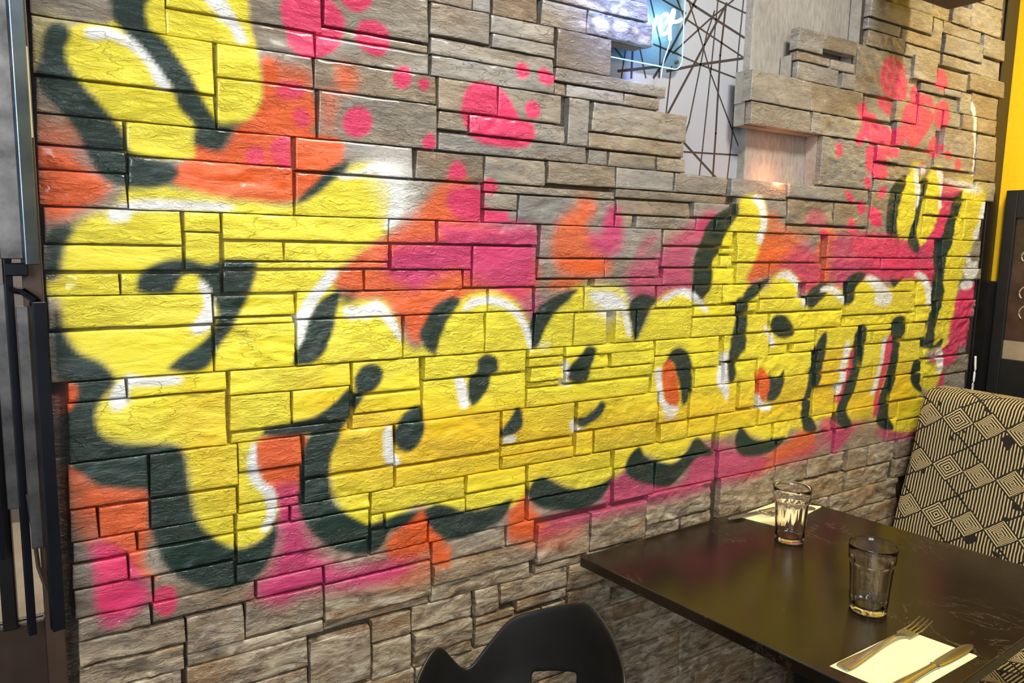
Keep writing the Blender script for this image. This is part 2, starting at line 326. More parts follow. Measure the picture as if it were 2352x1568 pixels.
# ------------------------------------------------------------------ tables (millimetres on the wall: x along it, z up)
STONES=[
(1891,2206,2177,2235,0),(1916,2217,2107,2175,4),(2222,2318,2107,2171,0),(2331,2434,2107,2161,6),(2213,2425,2177,2235,2),(2429,2622,2194,2235,3),
(2442,2626,2107,2190,2),(1917,2223,2054,2107,9),(2236,2291,2037,2107,0),(1917,2073,2023,2051,2),(2080,2284,2016,2049,4),(1922,2096,1980,2021,4),
(2101,2286,1980,2013,4),(2290,2511,2074,2107,0),(2299,2521,2016,2069,8),(2298,2531,1980,2013,4),(2523,2657,2041,2103,7),(2534,2645,1980,2036,0),
(545,611,1855,1980,2),(613,738,1911,1980,5),(613,699,1855,1909,2),(701,739,1855,1909,0),(742,842,1905,1980,4),(743,844,1855,1902,2),
(851,1128,1942,1980,2),(852,1131,1905,1940,4),(853,965,1855,1901,3),(966,1143,1855,1901,8),(1628,1729,1926,1978,9),(1732,1871,1942,1980,6),
(1632,1765,1901,1922,4),(1769,1874,1898,1922,3),(1636,1809,1855,1898,3),(1820,1878,1855,1895,5),(1884,2182,1855,1980,0),(2144,2269,1922,1988,12),
(2195,2319,1895,1918,6),(2275,2445,1920,1970,7),(2326,2419,1898,1918,6),(2198,2413,1855,1892,0),(2421,2483,1855,1918,5),(2457,2674,1928,1978,10),
(2488,2653,1855,1924,3),(8,178,1727,1855,8),(180,416,1768,1855,3),(178,403,1727,1765,2),(419,609,1781,1855,9),(406,610,1765,1778,0),
(405,611,1727,1763,3),(614,738,1799,1855,4),(740,885,1822,1855,3),(741,886,1795,1819,9),(615,887,1765,1794,3),(615,888,1727,1763,4),
(891,1032,1781,1855,6),(888,1188,1754,1778,10),(891,919,1727,1751,1),(921,1072,1727,1751,5),(1074,1175,1727,1751,3),(1465,1695,1783,1855,8),
(1698,1918,1783,1855,7),(1471,1699,1727,1781,8),(1702,2065,1727,1781,9),(1926,2059,1791,1847,4),(2080,2188,1799,1855,5),(2193,2329,1791,1855,2),
(2090,2303,1730,1796,5),(2347,2534,1727,1806,7),(2337,2433,1811,1855,3),(2441,2654,1809,1855,6),(2548,2669,1727,1804,3),(7,244,1649,1727,6),
(8,244,1597,1646,2),(249,399,1678,1727,6),(247,403,1597,1675,5),(402,627,1678,1727,3),(407,627,1597,1675,8),(631,757,1671,1727,5),
(759,908,1671,1727,3),(631,693,1636,1667,3),(695,918,1633,1667,6),(632,976,1597,1630,2),(926,980,1632,1727,3),(985,1259,1665,1723,9),
(979,1254,1631,1661,6),(981,1032,1597,1627,3),(1035,1170,1597,1627,5),(1175,1262,1597,1627,6),(1757,1993,1600,1727,3),(2000,2108,1680,1724,12),
(2113,2290,1678,1722,5),(2299,2538,1683,1724,8),(1999,2235,1633,1675,2),(2240,2550,1636,1678,3),(2005,2261,1597,1631,2),(2266,2559,1597,1632,4),
(2554,2684,1662,1727,2),(2567,2689,1597,1658,3),(6,115,1555,1597,4),(6,117,1521,1552,3),(5,116,1469,1519,3),(118,362,1548,1597,4),
(118,363,1469,1546,6),(367,579,1543,1597,9),(366,724,1469,1539,4),(584,726,1543,1593,8),(730,873,1546,1594,5),(877,1055,1552,1597,5),
(729,1057,1528,1543,2),(730,806,1495,1525,6),(810,1059,1469,1525,3),(732,806,1469,1492,3),(1058,1227,1553,1597,5),(1230,1402,1553,1597,5),
(1060,1405,1533,1551,3),(1063,1284,1498,1529,3),(1297,1415,1500,1533,6),(1061,1111,1469,1495,2),(1121,1305,1469,1495,6),(1311,1369,1469,1496,2),
(1374,1421,1469,1496,5),(1422,1627,1553,1597,3),(1442,1632,1510,1551,4),(1424,1630,1469,1506,6),(1630,1976,1561,1597,9),(1636,1827,1495,1557,4),
(1831,1988,1495,1557,5),(1638,1986,1469,1489,3),(1995,2112,1472,1597,5),(2117,2227,1472,1597,5),(2234,2270,1469,1597,2),(2274,2487,1542,1589,7),
(2275,2499,1472,1537,4),(2508,2635,1539,1597,6),(2510,2620,1469,1537,5),(8,189,1417,1469,4),(5,189,1378,1414,3),(193,246,1438,1469,7),
(193,244,1378,1436,5),(6,100,1341,1373,6),(102,243,1341,1373,8),(250,532,1427,1469,5),(250,345,1393,1423,6),(346,533,1393,1423,4),
(249,533,1381,1391,2),(248,485,1341,1377,4),(488,684,1341,1377,5),(630,856,1427,1469,8),(534,628,1427,1469,2),(537,703,1379,1423,8),
(706,855,1344,1423,5),(687,704,1344,1377,3),(862,1198,1402,1469,7),(858,1034,1360,1399,7),(1037,1195,1360,1399,3),(854,992,1341,1356,2),
(1010,1208,1341,1358,5),(1204,1436,1433,1469,4),(1204,1391,1383,1429,4),(1397,1439,1415,1427,9),(1397,1434,1383,1410,6),(1210,1447,1341,1379,5),
(1452,1781,1396,1469,5),(1456,1575,1341,1392,6),(1582,1795,1341,1392,3),(1809,2345,1410,1469,6),(1814,2067,1377,1408,5),(2071,2353,1377,1408,7),
(1813,2365,1341,1374,5),(2398,2633,1418,1469,5),(2406,2636,1379,1415,4),(2413,2650,1341,1377,6),(7,230,1293,1341,7),(6,229,1214,1289,3),
(233,361,1303,1337,8),(234,359,1290,1300,0),(232,361,1214,1288,6),(365,741,1295,1341,3),(364,559,1214,1293,6),(562,736,1214,1293,4),
(738,850,1214,1293,5),(744,849,1295,1341,3),(853,979,1288,1341,6),(982,1190,1288,1341,2),(855,956,1214,1285,4),(958,1047,1214,1285,5),
(1072,1131,1214,1285,5),(1135,1309,1214,1285,4),(1194,1306,1290,1341,4),(1311,1407,1293,1341,5),(1413,1545,1295,1341,5),(1314,1459,1265,1288,6),
(1467,1542,1271,1293,2),(1314,1467,1214,1261,4),(1473,1586,1217,1262,5),(1549,1697,1303,1341,5),(1551,1731,1267,1300,7),(1593,1899,1217,1262,6),
(1738,1905,1267,1303,7),(1734,1900,1305,1341,3),(1918,2269,1247,1308,7),(1918,2257,1311,1341,4),(1925,2273,1214,1243,3),(2275,2364,1265,1341,3),
(2286,2371,1214,1260,5),(2383,2623,1277,1341,3),(2395,2633,1217,1274,6),(25,102,1183,1214,4),(104,248,1184,1214,9),(23,247,1091,1181,4),
(253,459,1173,1214,6),(252,352,1112,1171,7),(355,459,1112,1171,5),(253,455,1091,1107,1),(463,596,1155,1214,4),(466,598,1119,1151,6),
(462,598,1091,1116,4),(605,835,1170,1214,7),(602,837,1091,1166,4),(842,932,1197,1214,5),(843,932,1177,1194,4),(847,932,1145,1173,9),
(844,923,1133,1143,2),(937,1190,1193,1214,6),(938,1056,1162,1191,2),(1063,1191,1162,1193,7),(939,1190,1135,1159,6),(841,1179,1091,1130,5),
(1197,1408,1177,1214,5),(1195,1411,1140,1175,5),(1191,1326,1091,1138,4),(1332,1424,1091,1138,3),(1425,1595,1149,1214,6),(1601,1782,1181,1214,6),
(1604,1671,1155,1178,2),(1700,1786,1155,1178,6),(1433,1550,1091,1144,5),(1555,1776,1091,1152,6),(1795,1985,1155,1214,5),(1805,1985,1123,1152,7),
(1801,1991,1091,1119,6),(2012,2320,1091,1155,7),(2005,2050,1159,1194,5),(2059,2158,1159,1194,8),(2001,2151,1198,1214,6),(2236,2334,1162,1209,7),
(2161,2231,1165,1214,3),(2347,2611,1097,1214,5),(19,127,1020,1091,5),(18,55,968,1017,5),(57,126,968,1015,3),(129,262,1020,1091,7),
(128,259,968,1016,4),(264,369,1042,1091,7),(263,367,985,1038,4),(262,365,968,983,2),(373,542,1015,1091,6),(545,776,1010,1091,6),
(372,542,968,1010,6),(547,777,968,1005,5),(781,964,1020,1091,6),(780,963,995,1015,3),(783,967,968,993,6),(975,1210,1025,1091,6),
(973,1019,970,1020,3),(1024,1209,970,1021,6),(1218,1310,1015,1091,4),(1222,1312,968,1011,7),(1317,1483,1017,1091,5),(1317,1409,968,1012,5),
(1417,1564,968,1015,7),(1495,1553,1022,1091,5),(1568,1787,1021,1091,5),(1573,1787,968,1016,6),(1799,1937,1054,1085,14),(1801,1896,968,1049,3),
(1941,2070,1054,1091,6),(1901,2161,1017,1050,6),(1906,2163,968,1014,4),(2076,2333,1054,1091,5),(2174,2353,974,1050,7),(2360,2629,1034,1091,4),
(2371,2621,968,1030,3),(20,106,935,968,3),(17,92,894,931,6),(18,126,845,891,4),(108,254,938,968,3),(94,253,892,935,7),
(128,252,845,888,5),(258,345,941,968,5),(348,492,941,968,9),(257,492,882,937,6),(255,491,845,878,5),(497,695,924,968,6),
(497,522,897,921,3),(525,696,894,921,8),(701,841,931,968,7),(700,842,894,927,5),(496,613,845,891,5),(617,841,845,891,5),
(848,1074,931,968,5),(848,1076,892,929,7),(851,1076,845,889,5),(1085,1400,924,968,6),(1088,1209,845,920,5),(1215,1418,845,920,4),
(1428,1630,919,968,5),(1434,1650,845,916,4),(1639,1892,919,968,4),(1658,1900,845,915,5),(1912,2217,919,968,6),(1920,2166,845,915,3),
(2175,2227,845,915,6),(2228,2563,906,968,4),(2238,2547,845,903,4),(20,122,809,845,7),(124,285,812,845,5),(19,171,766,806,6),
(18,169,718,762,4),(173,265,743,807,9),(267,404,746,809,10),(172,404,718,740,1),(288,404,813,845,6),(406,620,736,807,9),
(407,620,811,845,5),(405,618,718,732,0),(625,868,756,794,14),(624,795,799,845,3),(623,857,718,752,5),(799,866,799,845,4),
(875,1016,741,830,12),(1021,1187,741,832,10),(874,1191,718,736,2),(1191,1408,769,845,8),(1195,1305,718,765,2),(1310,1413,718,765,3),
(1441,1654,737,845,7),(1661,1792,788,845,3),(1798,1964,788,845,4),(1667,1973,718,782,4),(1984,2084,782,845,4),(2091,2223,782,845,6),
(1988,2209,718,778,3),(2247,2531,782,845,4),(2245,2515,718,778,4),(13,164,623,718,5),(10,162,591,619,4),(170,374,661,718,5),
(168,373,591,657,5),(377,494,601,705,9),(498,580,667,712,3),(498,580,591,663,5),(583,717,665,718,-2),(584,718,616,660,10),
(584,718,591,613,4),(723,781,661,718,8),(784,956,675,718,7),(724,820,642,657,8),(825,957,647,670,9),(724,890,591,637,3),
(894,959,591,637,2),(963,1084,657,718,3),(966,1088,591,652,4),(1090,1222,629,718,-2),(1094,1226,591,625,4),(1227,1433,661,718,4),
(1231,1375,591,654,6),(1381,1538,591,654,3),(1440,1637,660,718,4),(1545,1718,591,654,5),(1645,1907,657,718,5),(1725,1957,591,654,3),
(1916,2267,654,718,4),(1966,2277,591,651,5)]
PAINT=[
('B',60,0.6,[(18,1108),(45,1090),(65,1025),(56,950),(65,877),(156,824),(296,828),(310,800),(175,796),(31,786),(17,861),(13,1001)]),  # brownish tone of the lower-left stones, with shading put into the colour
('O',14,0.95,[(6,1548),(40,1548),(66,1526),(87,1512),(93,1499),(84,1483),(66,1471),(36,1453),(14,1449),(5,1470),(5,1513)]),
('O',25,0.55,[(7,1581),(32,1584),(53,1577),(59,1550),(40,1545),(9,1546)]),
('O',10,0.97,[(315,1703),(325,1719),(340,1706),(345,1683),(379,1684),(402,1656),(405,1628),(397,1606),(445,1598),(447,1567),(435,1544),(400,1515),(362,1492),(318,1487),(257,1491),(200,1502),(177,1513),(184,1534),(208,1551),(210,1572),(254,1567),(274,1600),(303,1629),(316,1663)]),
('O',16,0.75,[(334,1712),(358,1709),(390,1703),(397,1683),(379,1667),(343,1673)]),
('O',16,0.75,[(442,1721),(461,1725),(477,1711),(475,1689),(457,1676),(439,1689)]),
('O',18,0.55,[(412,1671),(430,1677),(441,1657),(429,1613),(415,1618)]),
('O',18,0.92,[(430,1362),(458,1394),(499,1424),(540,1444),(561,1468),(605,1503),(636,1534),(682,1549),(710,1526),(706,1477),(750,1461),(802,1429),(855,1394),(857,1339),(794,1307),(685,1318),(638,1295),(615,1266),(593,1239),(570,1252),(557,1281),(523,1322),(482,1323),(438,1341)]),
('O',22,0.8,[(902,1466),(929,1493),(956,1512),(961,1526),(996,1528),(1009,1506),(998,1487),(987,1459),(1050,1395),(1039,1367),(933,1363),(901,1385),(891,1430)]),
('O',18,0.85,[(910,1394),(955,1395),(1026,1395),(1029,1369),(991,1362),(911,1358),(892,1339),(957,1338),(968,1358)]),
('O',20,0.9,[(1523,1424),(1563,1441),(1632,1437),(1686,1420),(1819,1398),(1835,1350),(1810,1321),(1735,1316),(1694,1352),(1605,1364),(1555,1353),(1475,1332),(1495,1375)]),
('O',14,0.75,[(1545,1457),(1629,1465),(1702,1443),(1742,1409),(1790,1480),(1838,1481),(1854,1434),(1800,1398),(1534,1397)]),
('O',14,0.6,[(1491,1504),(1589,1519),(1626,1487),(1736,1461),(1631,1442),(1529,1451)]),
('O',8,0.97,[(11,1210),(32,1210),(38,1198),(32,1179),(26,1172),(11,1169)]),
('O',12,0.92,[(46,1049),(72,1048),(96,1040),(126,1033),(128,1000),(124,957),(115,916),(133,883),(102,897),(73,932),(57,964),(51,993),(42,1023)]),
('O',20,0.7,[(17,1088),(34,1085),(52,1055),(47,1008),(56,950),(39,968),(29,997),(20,1033)]),
('O',10,0.97,[(295,1092),(331,1103),(376,1089),(372,1043),(368,996),(359,974),(336,978),(314,997),(299,1023),(294,1054)]),
('O',14,0.95,[(585,899),(599,914),(613,885),(641,848),(666,820),(657,790),(623,803),(618,831),(567,815),(539,821),(526,859),(548,880)]),
('O',16,0.9,[(799,859),(814,904),(841,918),(853,887),(883,843),(907,809),(839,803),(806,815)]),
('O',30,0.6,[(539,821),(622,830),(618,776),(557,773),(504,794)]),
('O',20,0.85,[(1706,911),(1741,932),(1775,965),(1818,929),(1806,861),(1693,852),(1588,831),(1519,842),(1618,887)]),
('O',30,0.5,[(838,842),(990,813),(979,779),(885,774),(828,805)]),
('M',20,0.95,[(527,1385),(540,1416),(592,1429),(637,1434),(632,1462),(683,1461),(770,1460),(851,1464),(859,1430),(853,1394),(851,1350),(783,1339),(723,1360),(665,1377),(628,1361),(588,1341),(566,1349),(540,1361)]),
('M',30,0.7,[(703,1360),(824,1346),(868,1314),(880,1286),(848,1270),(804,1315),(743,1334)]),
('M',14,0.9,[(654,1523),(682,1533),(729,1531),(732,1502),(780,1479),(821,1468),(721,1465),(683,1472),(654,1499)]),
('M',22,0.85,[(994,1450),(1023,1460),(1045,1498),(1070,1499),(1084,1452),(1080,1424),(1050,1404),(1013,1414),(988,1432)]),
('M',14,0.7,[(1039,1507),(1050,1517),(1076,1499),(1077,1471),(1034,1470)]),
('M',25,0.75,[(1101,1376),(1138,1395),(1190,1415),(1229,1446),(1296,1487),(1367,1510),(1314,1437),(1306,1355),(1324,1303),(1266,1314),(1184,1296),(1131,1298),(1103,1347)]),
('M',14,0.5,[(1119,1405),(1148,1449),(1188,1455),(1163,1425),(1138,1395)]),
('M',16,0.85,[(1311,1478),(1338,1509),(1368,1500),(1329,1437)]),
('M',30,0.85,[(1849,1470),(2034,1468),(2237,1472),(2413,1455),(2369,1346),(2260,1334),(2166,1335),(2009,1349),(1932,1300),(1858,1326),(1829,1398)]),
('M',26,0.8,[(1635,1409),(1720,1444),(1781,1398),(1806,1351),(1753,1316),(1676,1352),(1621,1375)]),
('M',18,0.65,[(1712,1512),(1755,1536),(1796,1515),(1789,1491),(1724,1490)]),
('M',18,0.8,[(2081,1450),(2295,1558),(2459,1633),(2413,1455),(2347,1400),(2384,1332),(2164,1348)]),
('M',14,0.9,[(45,960),(80,949),(108,903),(119,856),(99,832),(62,820),(49,853),(47,910)]),
('M',24,0.95,[(325,956),(345,968),(366,941),(400,869),(445,834),(504,829),(553,823),(585,811),(539,786),(452,790),(371,801),(325,788),(284,823),(296,844),(315,871),(327,908)]),
('M',18,0.9,[(322,1004),(359,1006),(370,972),(374,939),(328,948)]),
('M',26,0.85,[(1050,873),(1099,917),(1167,896),(1297,854),(1337,925),(1413,938),(1512,913),(1619,875),(1588,831),(1454,829),(1300,820),(1131,818),(990,813),(884,804),(917,837),(1038,845)]),
('M',30,0.6,[(1656,857),(1785,876),(1916,949),(2067,932),(2006,899),(1884,876),(1750,843)]),
('M',14,0.9,[(1837,933),(1892,971),(1947,945),(2005,913),(1949,854),(1908,847),(1881,902)]),
('M',20,0.75,[(2119,886),(2234,900),(2337,866),(2317,840),(2194,849)]),
('N',12,0.95,[(2483,1075),(2486,1204),(2500,1274),(2558,1323),(2627,1329),(2619,1257),(2614,1184),(2625,1125),(2502,1117)]),
('N',8,0.9,[(2390,1081),(2446,1135),(2557,1114),(2549,1085),(2486,1060)]),
('N',8,0.9,[(2450,1034),(2484,1039),(2485,1002),(2472,989),(2447,977)]),
('Y',9,1,[(49,1713),(76,1726),(109,1734),(154,1785),(283,1809),(301,1760),(311,1716),(316,1676),(314,1648),(301,1624),(274,1608),(248,1601),(216,1592),(212,1566),(205,1549),(124,1549),(119,1570),(107,1591),(85,1619),(61,1647),(47,1671),(46,1695)]),
('Y',26,0.35,[(11,1715),(49,1724),(54,1708),(25,1657),(10,1654)]),
('Y',12,1,[(43,1435),(66,1457),(98,1467),(114,1494),(148,1506),(200,1500),(257,1490),(311,1487),(361,1486),(413,1519),(460,1554),(499,1563),(545,1554),(562,1518),(553,1471),(530,1447),(499,1424),(458,1394),(430,1362),(435,1341),(457,1324),(498,1323),(521,1322),(544,1290),(566,1244),(594,1230),(615,1271),(666,1310),(704,1331),(753,1334),(804,1315),(839,1270),(853,1224),(881,1268),(924,1303),(952,1338),(1004,1344),(1084,1338),(1108,1298),(1125,1219),(1154,1247),(1184,1296),(1244,1327),(1309,1314),(1347,1292),(1329,1334),(1335,1396),(1371,1459),(1428,1512),(1463,1551),(1510,1561),(1550,1539),(1556,1479),(1534,1430),(1510,1386),(1492,1353),(1524,1329),(1574,1330),(1605,1361),(1656,1373),(1714,1334),(1735,1281),(1793,1303),(1848,1329),(1899,1316),(1923,1288),(1948,1335),(2019,1349),(2122,1322),(2176,1341),(2244,1356),(2321,1333),(2381,1277),(2384,1332),(2401,1455),(2450,1538),(2474,1620),(2630,1622),(2618,1515),(2579,1458),(2527,1345),(2494,1232),(2472,1133),(2422,1122),(2359,1112),(2391,1074),(2457,1070),(2448,1006),(2394,986),(2344,1007),(2373,955),(2365,885),(2300,864),(2189,884),(2090,930),(2002,933),(1936,949),(1874,960),(1816,948),(1778,933),(1721,940),(1686,922),(1596,928),(1508,960),(1428,953),(1335,957),(1307,927),(1250,914),(1178,947),(1137,948),(1100,907),(1024,890),(962,900),(891,931),(849,912),(793,881),(690,896),(622,919),(585,926),(540,906),(496,898),(454,924),(422,987),(416,1045),(376,1109),(309,1098),(289,1085),(280,1056),(300,1019),(323,980),(321,949),(301,918),(258,909),(220,932),(198,969),(188,1019),(182,1078),(167,1100),(105,1111),(67,1127),(58,1153),(64,1179),(88,1207),(72,1238),(42,1255),(27,1283),(22,1315),(23,1334),(8,1346),(7,1360),(23,1366),(26,1391),(31,1413)]),
('Y',10,1,[(2133,1470),(2113,1526),(2137,1590),(2159,1635),(2195,1656),(2244,1646),(2264,1596),(2246,1531),(2237,1472),(2191,1464)]),
('Y',10,1,[(2260,1453),(2232,1504),(2249,1570),(2262,1635),(2289,1662),(2351,1660),(2354,1614),(2356,1561),(2341,1507),(2309,1473),(2284,1453)]),
('Y',14,0.7,[(2180,1680),(2224,1693),(2253,1660),(2197,1643)]),
('Y',14,0.8,[(2298,1682),(2333,1691),(2350,1666),(2290,1656)]),
('Y',30,0.45,[(2452,1666),(2617,1656),(2640,1615),(2506,1595)]),
('A',60,0.55,[(378,1190),(540,1127),(727,1108),(944,1086),(1170,1073),(1418,1071),(1762,1076),(1964,1060),(2251,1091),(2317,989),(2207,916),(1775,965),(1426,970),(1136,964),(891,949),(679,954),(540,968),(438,1001),(407,1062)]),
('A',40,0.45,[(189,1191),(249,1193),(253,1120),(258,1044),(263,968),(216,999),(192,1076),(168,1144)]),
('A',30,0.4,[(540,1102),(778,1085),(811,1026),(584,1012)]),
('A',20,0.5,[(1793,1135),(1952,1150),(1944,1049),(1823,1047)]),
('W',45,0.75,[(503,1560),(545,1559),(566,1526),(561,1479),(540,1471),(528,1509)]),
('W',50,0.6,[(557,1556),(579,1527),(570,1488),(553,1518)]),
('W',40,0.5,[(1005,1329),(1091,1318),(1106,1279),(1031,1281)]),
('W',16,0.55,[(860,1224),(893,1222),(882,1213)]),
('K',7,1,[(21,1699),(29,1716),(44,1722),(54,1715),(55,1703),(48,1689),(50,1669),(62,1646),(87,1617),(106,1592),(118,1567),(125,1551),(147,1546),(185,1535),(183,1516),(151,1501),(116,1502),(88,1510),(70,1537),(57,1570),(42,1595),(22,1617),(11,1636),(9,1653),(17,1673)]),
('K',7,1,[(110,1770),(107,1752),(110,1733),(125,1719),(141,1698),(161,1672),(185,1644),(193,1622),(214,1597),(212,1572),(247,1565),(256,1579),(268,1599),(251,1605),(240,1620),(224,1646),(211,1672),(190,1701),(173,1722),(157,1732),(152,1760),(159,1780)]),
('K',14,0.9,[(248,1602),(274,1609),(267,1597),(254,1569),(227,1570),(216,1592)]),
('K',9,1,[(14,1434),(35,1442),(45,1436),(34,1416),(27,1391),(25,1375),(18,1366),(7,1366),(8,1397)]),
('K',8,1,[(123,1355),(127,1372),(143,1385),(168,1394),(196,1396),(225,1388),(241,1392),(268,1396),(299,1392),(302,1378),(290,1342),(280,1321),(262,1286),(240,1255),(223,1224),(200,1215),(171,1219),(162,1225),(178,1241),(208,1260),(230,1284),(236,1315),(230,1340),(214,1347),(202,1368),(186,1365),(176,1343),(145,1341),(127,1344)]),
('Y',9,1,[(176,1343),(184,1361),(202,1373),(215,1361),(226,1336),(225,1323),(187,1324)]),
('Y',14,0.9,[(150,1236),(185,1255),(218,1277),(232,1301),(226,1322),(187,1324),(144,1331),(130,1285)]),
('K',6,1,[(357,1218),(364,1244),(372,1274),(389,1303),(407,1325),(438,1343),(443,1338),(437,1309),(427,1271),(413,1237),(390,1218),(371,1216)]),
('K',16,0.75,[(438,1340),(467,1341),(472,1324),(457,1316),(443,1320)]),
('K',9,1,[(367,1488),(383,1509),(406,1530),(425,1551),(458,1563),(450,1543),(432,1530),(409,1510),(383,1493)]),
('K',7,1,[(594,1259),(606,1283),(628,1311),(661,1327),(680,1318),(666,1298),(649,1273),(636,1240),(629,1218),(620,1219),(602,1234)]),
('K',7,1,[(838,1234),(842,1270),(874,1309),(923,1331),(963,1335),(935,1312),(902,1286),(881,1250),(866,1219),(852,1215)]),
('K',7,1,[(1110,1279),(1117,1308),(1143,1322),(1176,1318),(1194,1306),(1171,1282),(1153,1252),(1139,1223),(1129,1221),(1117,1254)]),
('K',6,1,[(468,1155),(466,1183),(481,1204),(502,1209),(521,1196),(519,1177),(504,1159),(485,1151),(468,1127),(455,1108),(441,1089),(431,1067),(420,1036),(418,996),(425,962),(446,938),(479,915),(498,906),(544,911),(522,868),(496,848),(445,861),(404,888),(373,931),(362,965),(366,1028),(376,1074),(385,1092),(361,1091),(316,1095),(304,1102),(317,1114),(361,1118),(392,1123),(428,1143),(456,1168)]),
('K',6,1,[(541,1069),(553,1097),(571,1114),(598,1121),(604,1095),(602,1061),(584,1038),(566,1035),(548,1047)]),
('K',6,1,[(719,1179),(720,1201),(740,1211),(763,1203),(768,1180),(754,1166),(746,1142),(727,1117),(707,1110),(699,1137),(701,1163)]),
('K',5,1,[(775,1040),(784,1057),(799,1073),(815,1094),(827,1089),(830,1056),(811,1040),(785,1036)]),
('K',6,1,[(975,1193),(992,1212),(1016,1209),(1018,1191),(1007,1162),(995,1134),(971,1130),(947,1141),(941,1153),(954,1176)]),
('K',6,1,[(976,1039),(976,1054),(1004,1058),(1026,1073),(1038,1087),(1052,1077),(1041,1056),(1017,1039),(987,1031)]),
('K',6,1,[(1227,1157),(1246,1186),(1274,1193),(1301,1178),(1318,1139),(1322,1091),(1309,1060),(1291,1053),(1281,1095),(1263,1138),(1248,1160)]),
('O',5,0.98,[(1221,1147),(1240,1166),(1263,1138),(1278,1095),(1280,1057),(1262,1048),(1240,1058),(1226,1099)]),
('K',6,1,[(1312,1314),(1306,1355),(1306,1396),(1321,1437),(1343,1479),(1375,1510),(1426,1533),(1450,1536),(1451,1513),(1423,1481),(1402,1449),(1390,1417),(1369,1396),(1372,1354),(1360,1323),(1339,1305)]),
('K',7,1,[(1459,1300),(1480,1308),(1507,1298),(1506,1254),(1505,1210),(1505,1176),(1482,1161),(1473,1139),(1475,1111),(1464,1090),(1447,1102),(1440,1147),(1447,1191),(1453,1223),(1462,1256)]),
('K',6,1,[(1594,1234),(1607,1256),(1642,1258),(1674,1242),(1694,1218),(1689,1201),(1648,1195),(1612,1207)]),
('K',5,1,[(1609,1112),(1605,1101),(1641,1092),(1661,1111),(1665,1072),(1647,1038),(1621,1027),(1600,1034),(1595,1061)]),
('O',5,0.98,[(1557,1116),(1569,1123),(1596,1107),(1608,1077),(1599,1043),(1586,1030),(1563,1058),(1553,1094)]),
('K',7,1,[(1478,1299),(1499,1331),(1539,1347),(1580,1355),(1565,1336),(1534,1309),(1503,1293),(1487,1282)]),
('K',7,1,[(1732,1293),(1753,1322),(1798,1341),(1837,1336),(1821,1309),(1794,1291),(1762,1271),(1743,1275)]),
('K',7,1,[(1901,1301),(1906,1338),(1933,1364),(1995,1372),(1992,1349),(1959,1325),(1950,1288),(1914,1276)]),
('K',7,1,[(2124,1342),(2126,1367),(2159,1376),(2202,1371),(2197,1354),(2166,1335),(2145,1322)]),
('K',6,1,[(1752,967),(1751,1004),(1767,1064),(1772,1118),(1794,1165),(1820,1200),(1838,1199),(1842,1169),(1834,1120),(1820,1072),(1804,1048),(1792,1012),(1793,975),(1820,941),(1815,923),(1769,928)]),
('K',6,1,[(1912,943),(1915,987),(1935,1043),(1950,1086),(1962,1149),(1971,1193),(1995,1217),(2024,1210),(2028,1184),(2020,1146),(2012,1095),(2002,1057),(1981,1007),(1960,964),(1993,921),(1962,911),(1929,928)]),
('K',6,1,[(2113,927),(2117,980),(2139,1032),(2152,1098),(2151,1164),(2150,1211),(2181,1236),(2225,1228),(2231,1187),(2206,1155),(2199,1095),(2193,1041),(2176,995),(2176,934),(2211,891),(2201,878),(2141,894)]),
('K',6,1,[(2075,1562),(2090,1606),(2119,1636),(2166,1652),(2162,1616),(2139,1577),(2131,1527),(2137,1489),(2159,1454),(2127,1440),(2097,1460),(2076,1512)]),
('K',6,1,[(2238,1640),(2267,1650),(2281,1636),(2269,1596),(2258,1563),(2249,1518),(2241,1491),(2260,1453),(2257,1424),(2221,1429),(2198,1452),(2209,1497),(2225,1543),(2236,1595)]),
('K',6,1,[(2384,1475),(2412,1536),(2422,1577),(2449,1612),(2481,1623),(2482,1593),(2466,1525),(2452,1456),(2426,1414),(2420,1346),(2436,1304),(2423,1262),(2401,1207),(2406,1137),(2442,1156),(2451,1134),(2409,1123),(2344,1129),(2315,1149),(2350,1168),(2348,1223),(2381,1277),(2354,1332),(2354,1387),(2362,1427)]),
('K',6,1,[(2278,1048),(2288,1089),(2325,1093),(2336,1057),(2338,1015),(2367,991),(2343,986),(2294,1012)]),
('K',8,1,[(10,1265),(14,1316),(21,1319),(27,1283),(42,1257),(67,1242),(81,1228),(87,1207),(73,1191),(62,1172),(59,1153),(67,1128),(90,1113),(135,1105),(167,1100),(180,1082),(184,1041),(189,996),(198,965),(227,929),(258,909),(290,912),(317,934),(323,957),(324,917),(308,873),(281,847),(245,839),(204,850),(165,879),(143,910),(132,949),(125,979),(125,1029),(96,1041),(61,1050),(39,1071),(17,1094),(16,1128),(15,1161),(27,1173),(38,1198),(32,1212),(13,1220)]),
('O',8,0.97,[(11,1210),(32,1210),(37,1198),(32,1179),(26,1172),(11,1170)]),
('K',7,1,[(535,892),(544,916),(603,915),(631,922),(665,911),(690,896),(751,891),(804,901),(806,886),(783,862),(741,847),(691,838),(651,846),(622,870),(603,896),(594,893),(576,879)]),
('O',10,0.95,[(544,877),(576,897),(599,913),(608,899),(622,870),(646,843),(632,832),(576,831),(535,844)]),
('K',7,1,[(847,903),(860,929),(891,934),(938,907),(987,892),(1042,895),(1087,909),(1069,881),(1038,855),(989,845),(917,855),(870,875)]),
('K',7,1,[(1118,925),(1134,953),(1160,966),(1178,942),(1214,923),(1272,911),(1314,934),(1335,959),(1357,962),(1390,935),(1421,934),(1400,911),(1353,912),(1296,871),(1254,852),(1182,873),(1133,896)]),
('K',7,1,[(1486,934),(1499,967),(1516,968),(1552,937),(1605,924),(1686,924),(1653,894),(1592,884),(1514,895)]),
('N',5,0.97,[(349,1788),(353,1809),(389,1836),(425,1825),(451,1799),(454,1775),(442,1749),(416,1730),(387,1723),(362,1737),(356,1763)]),
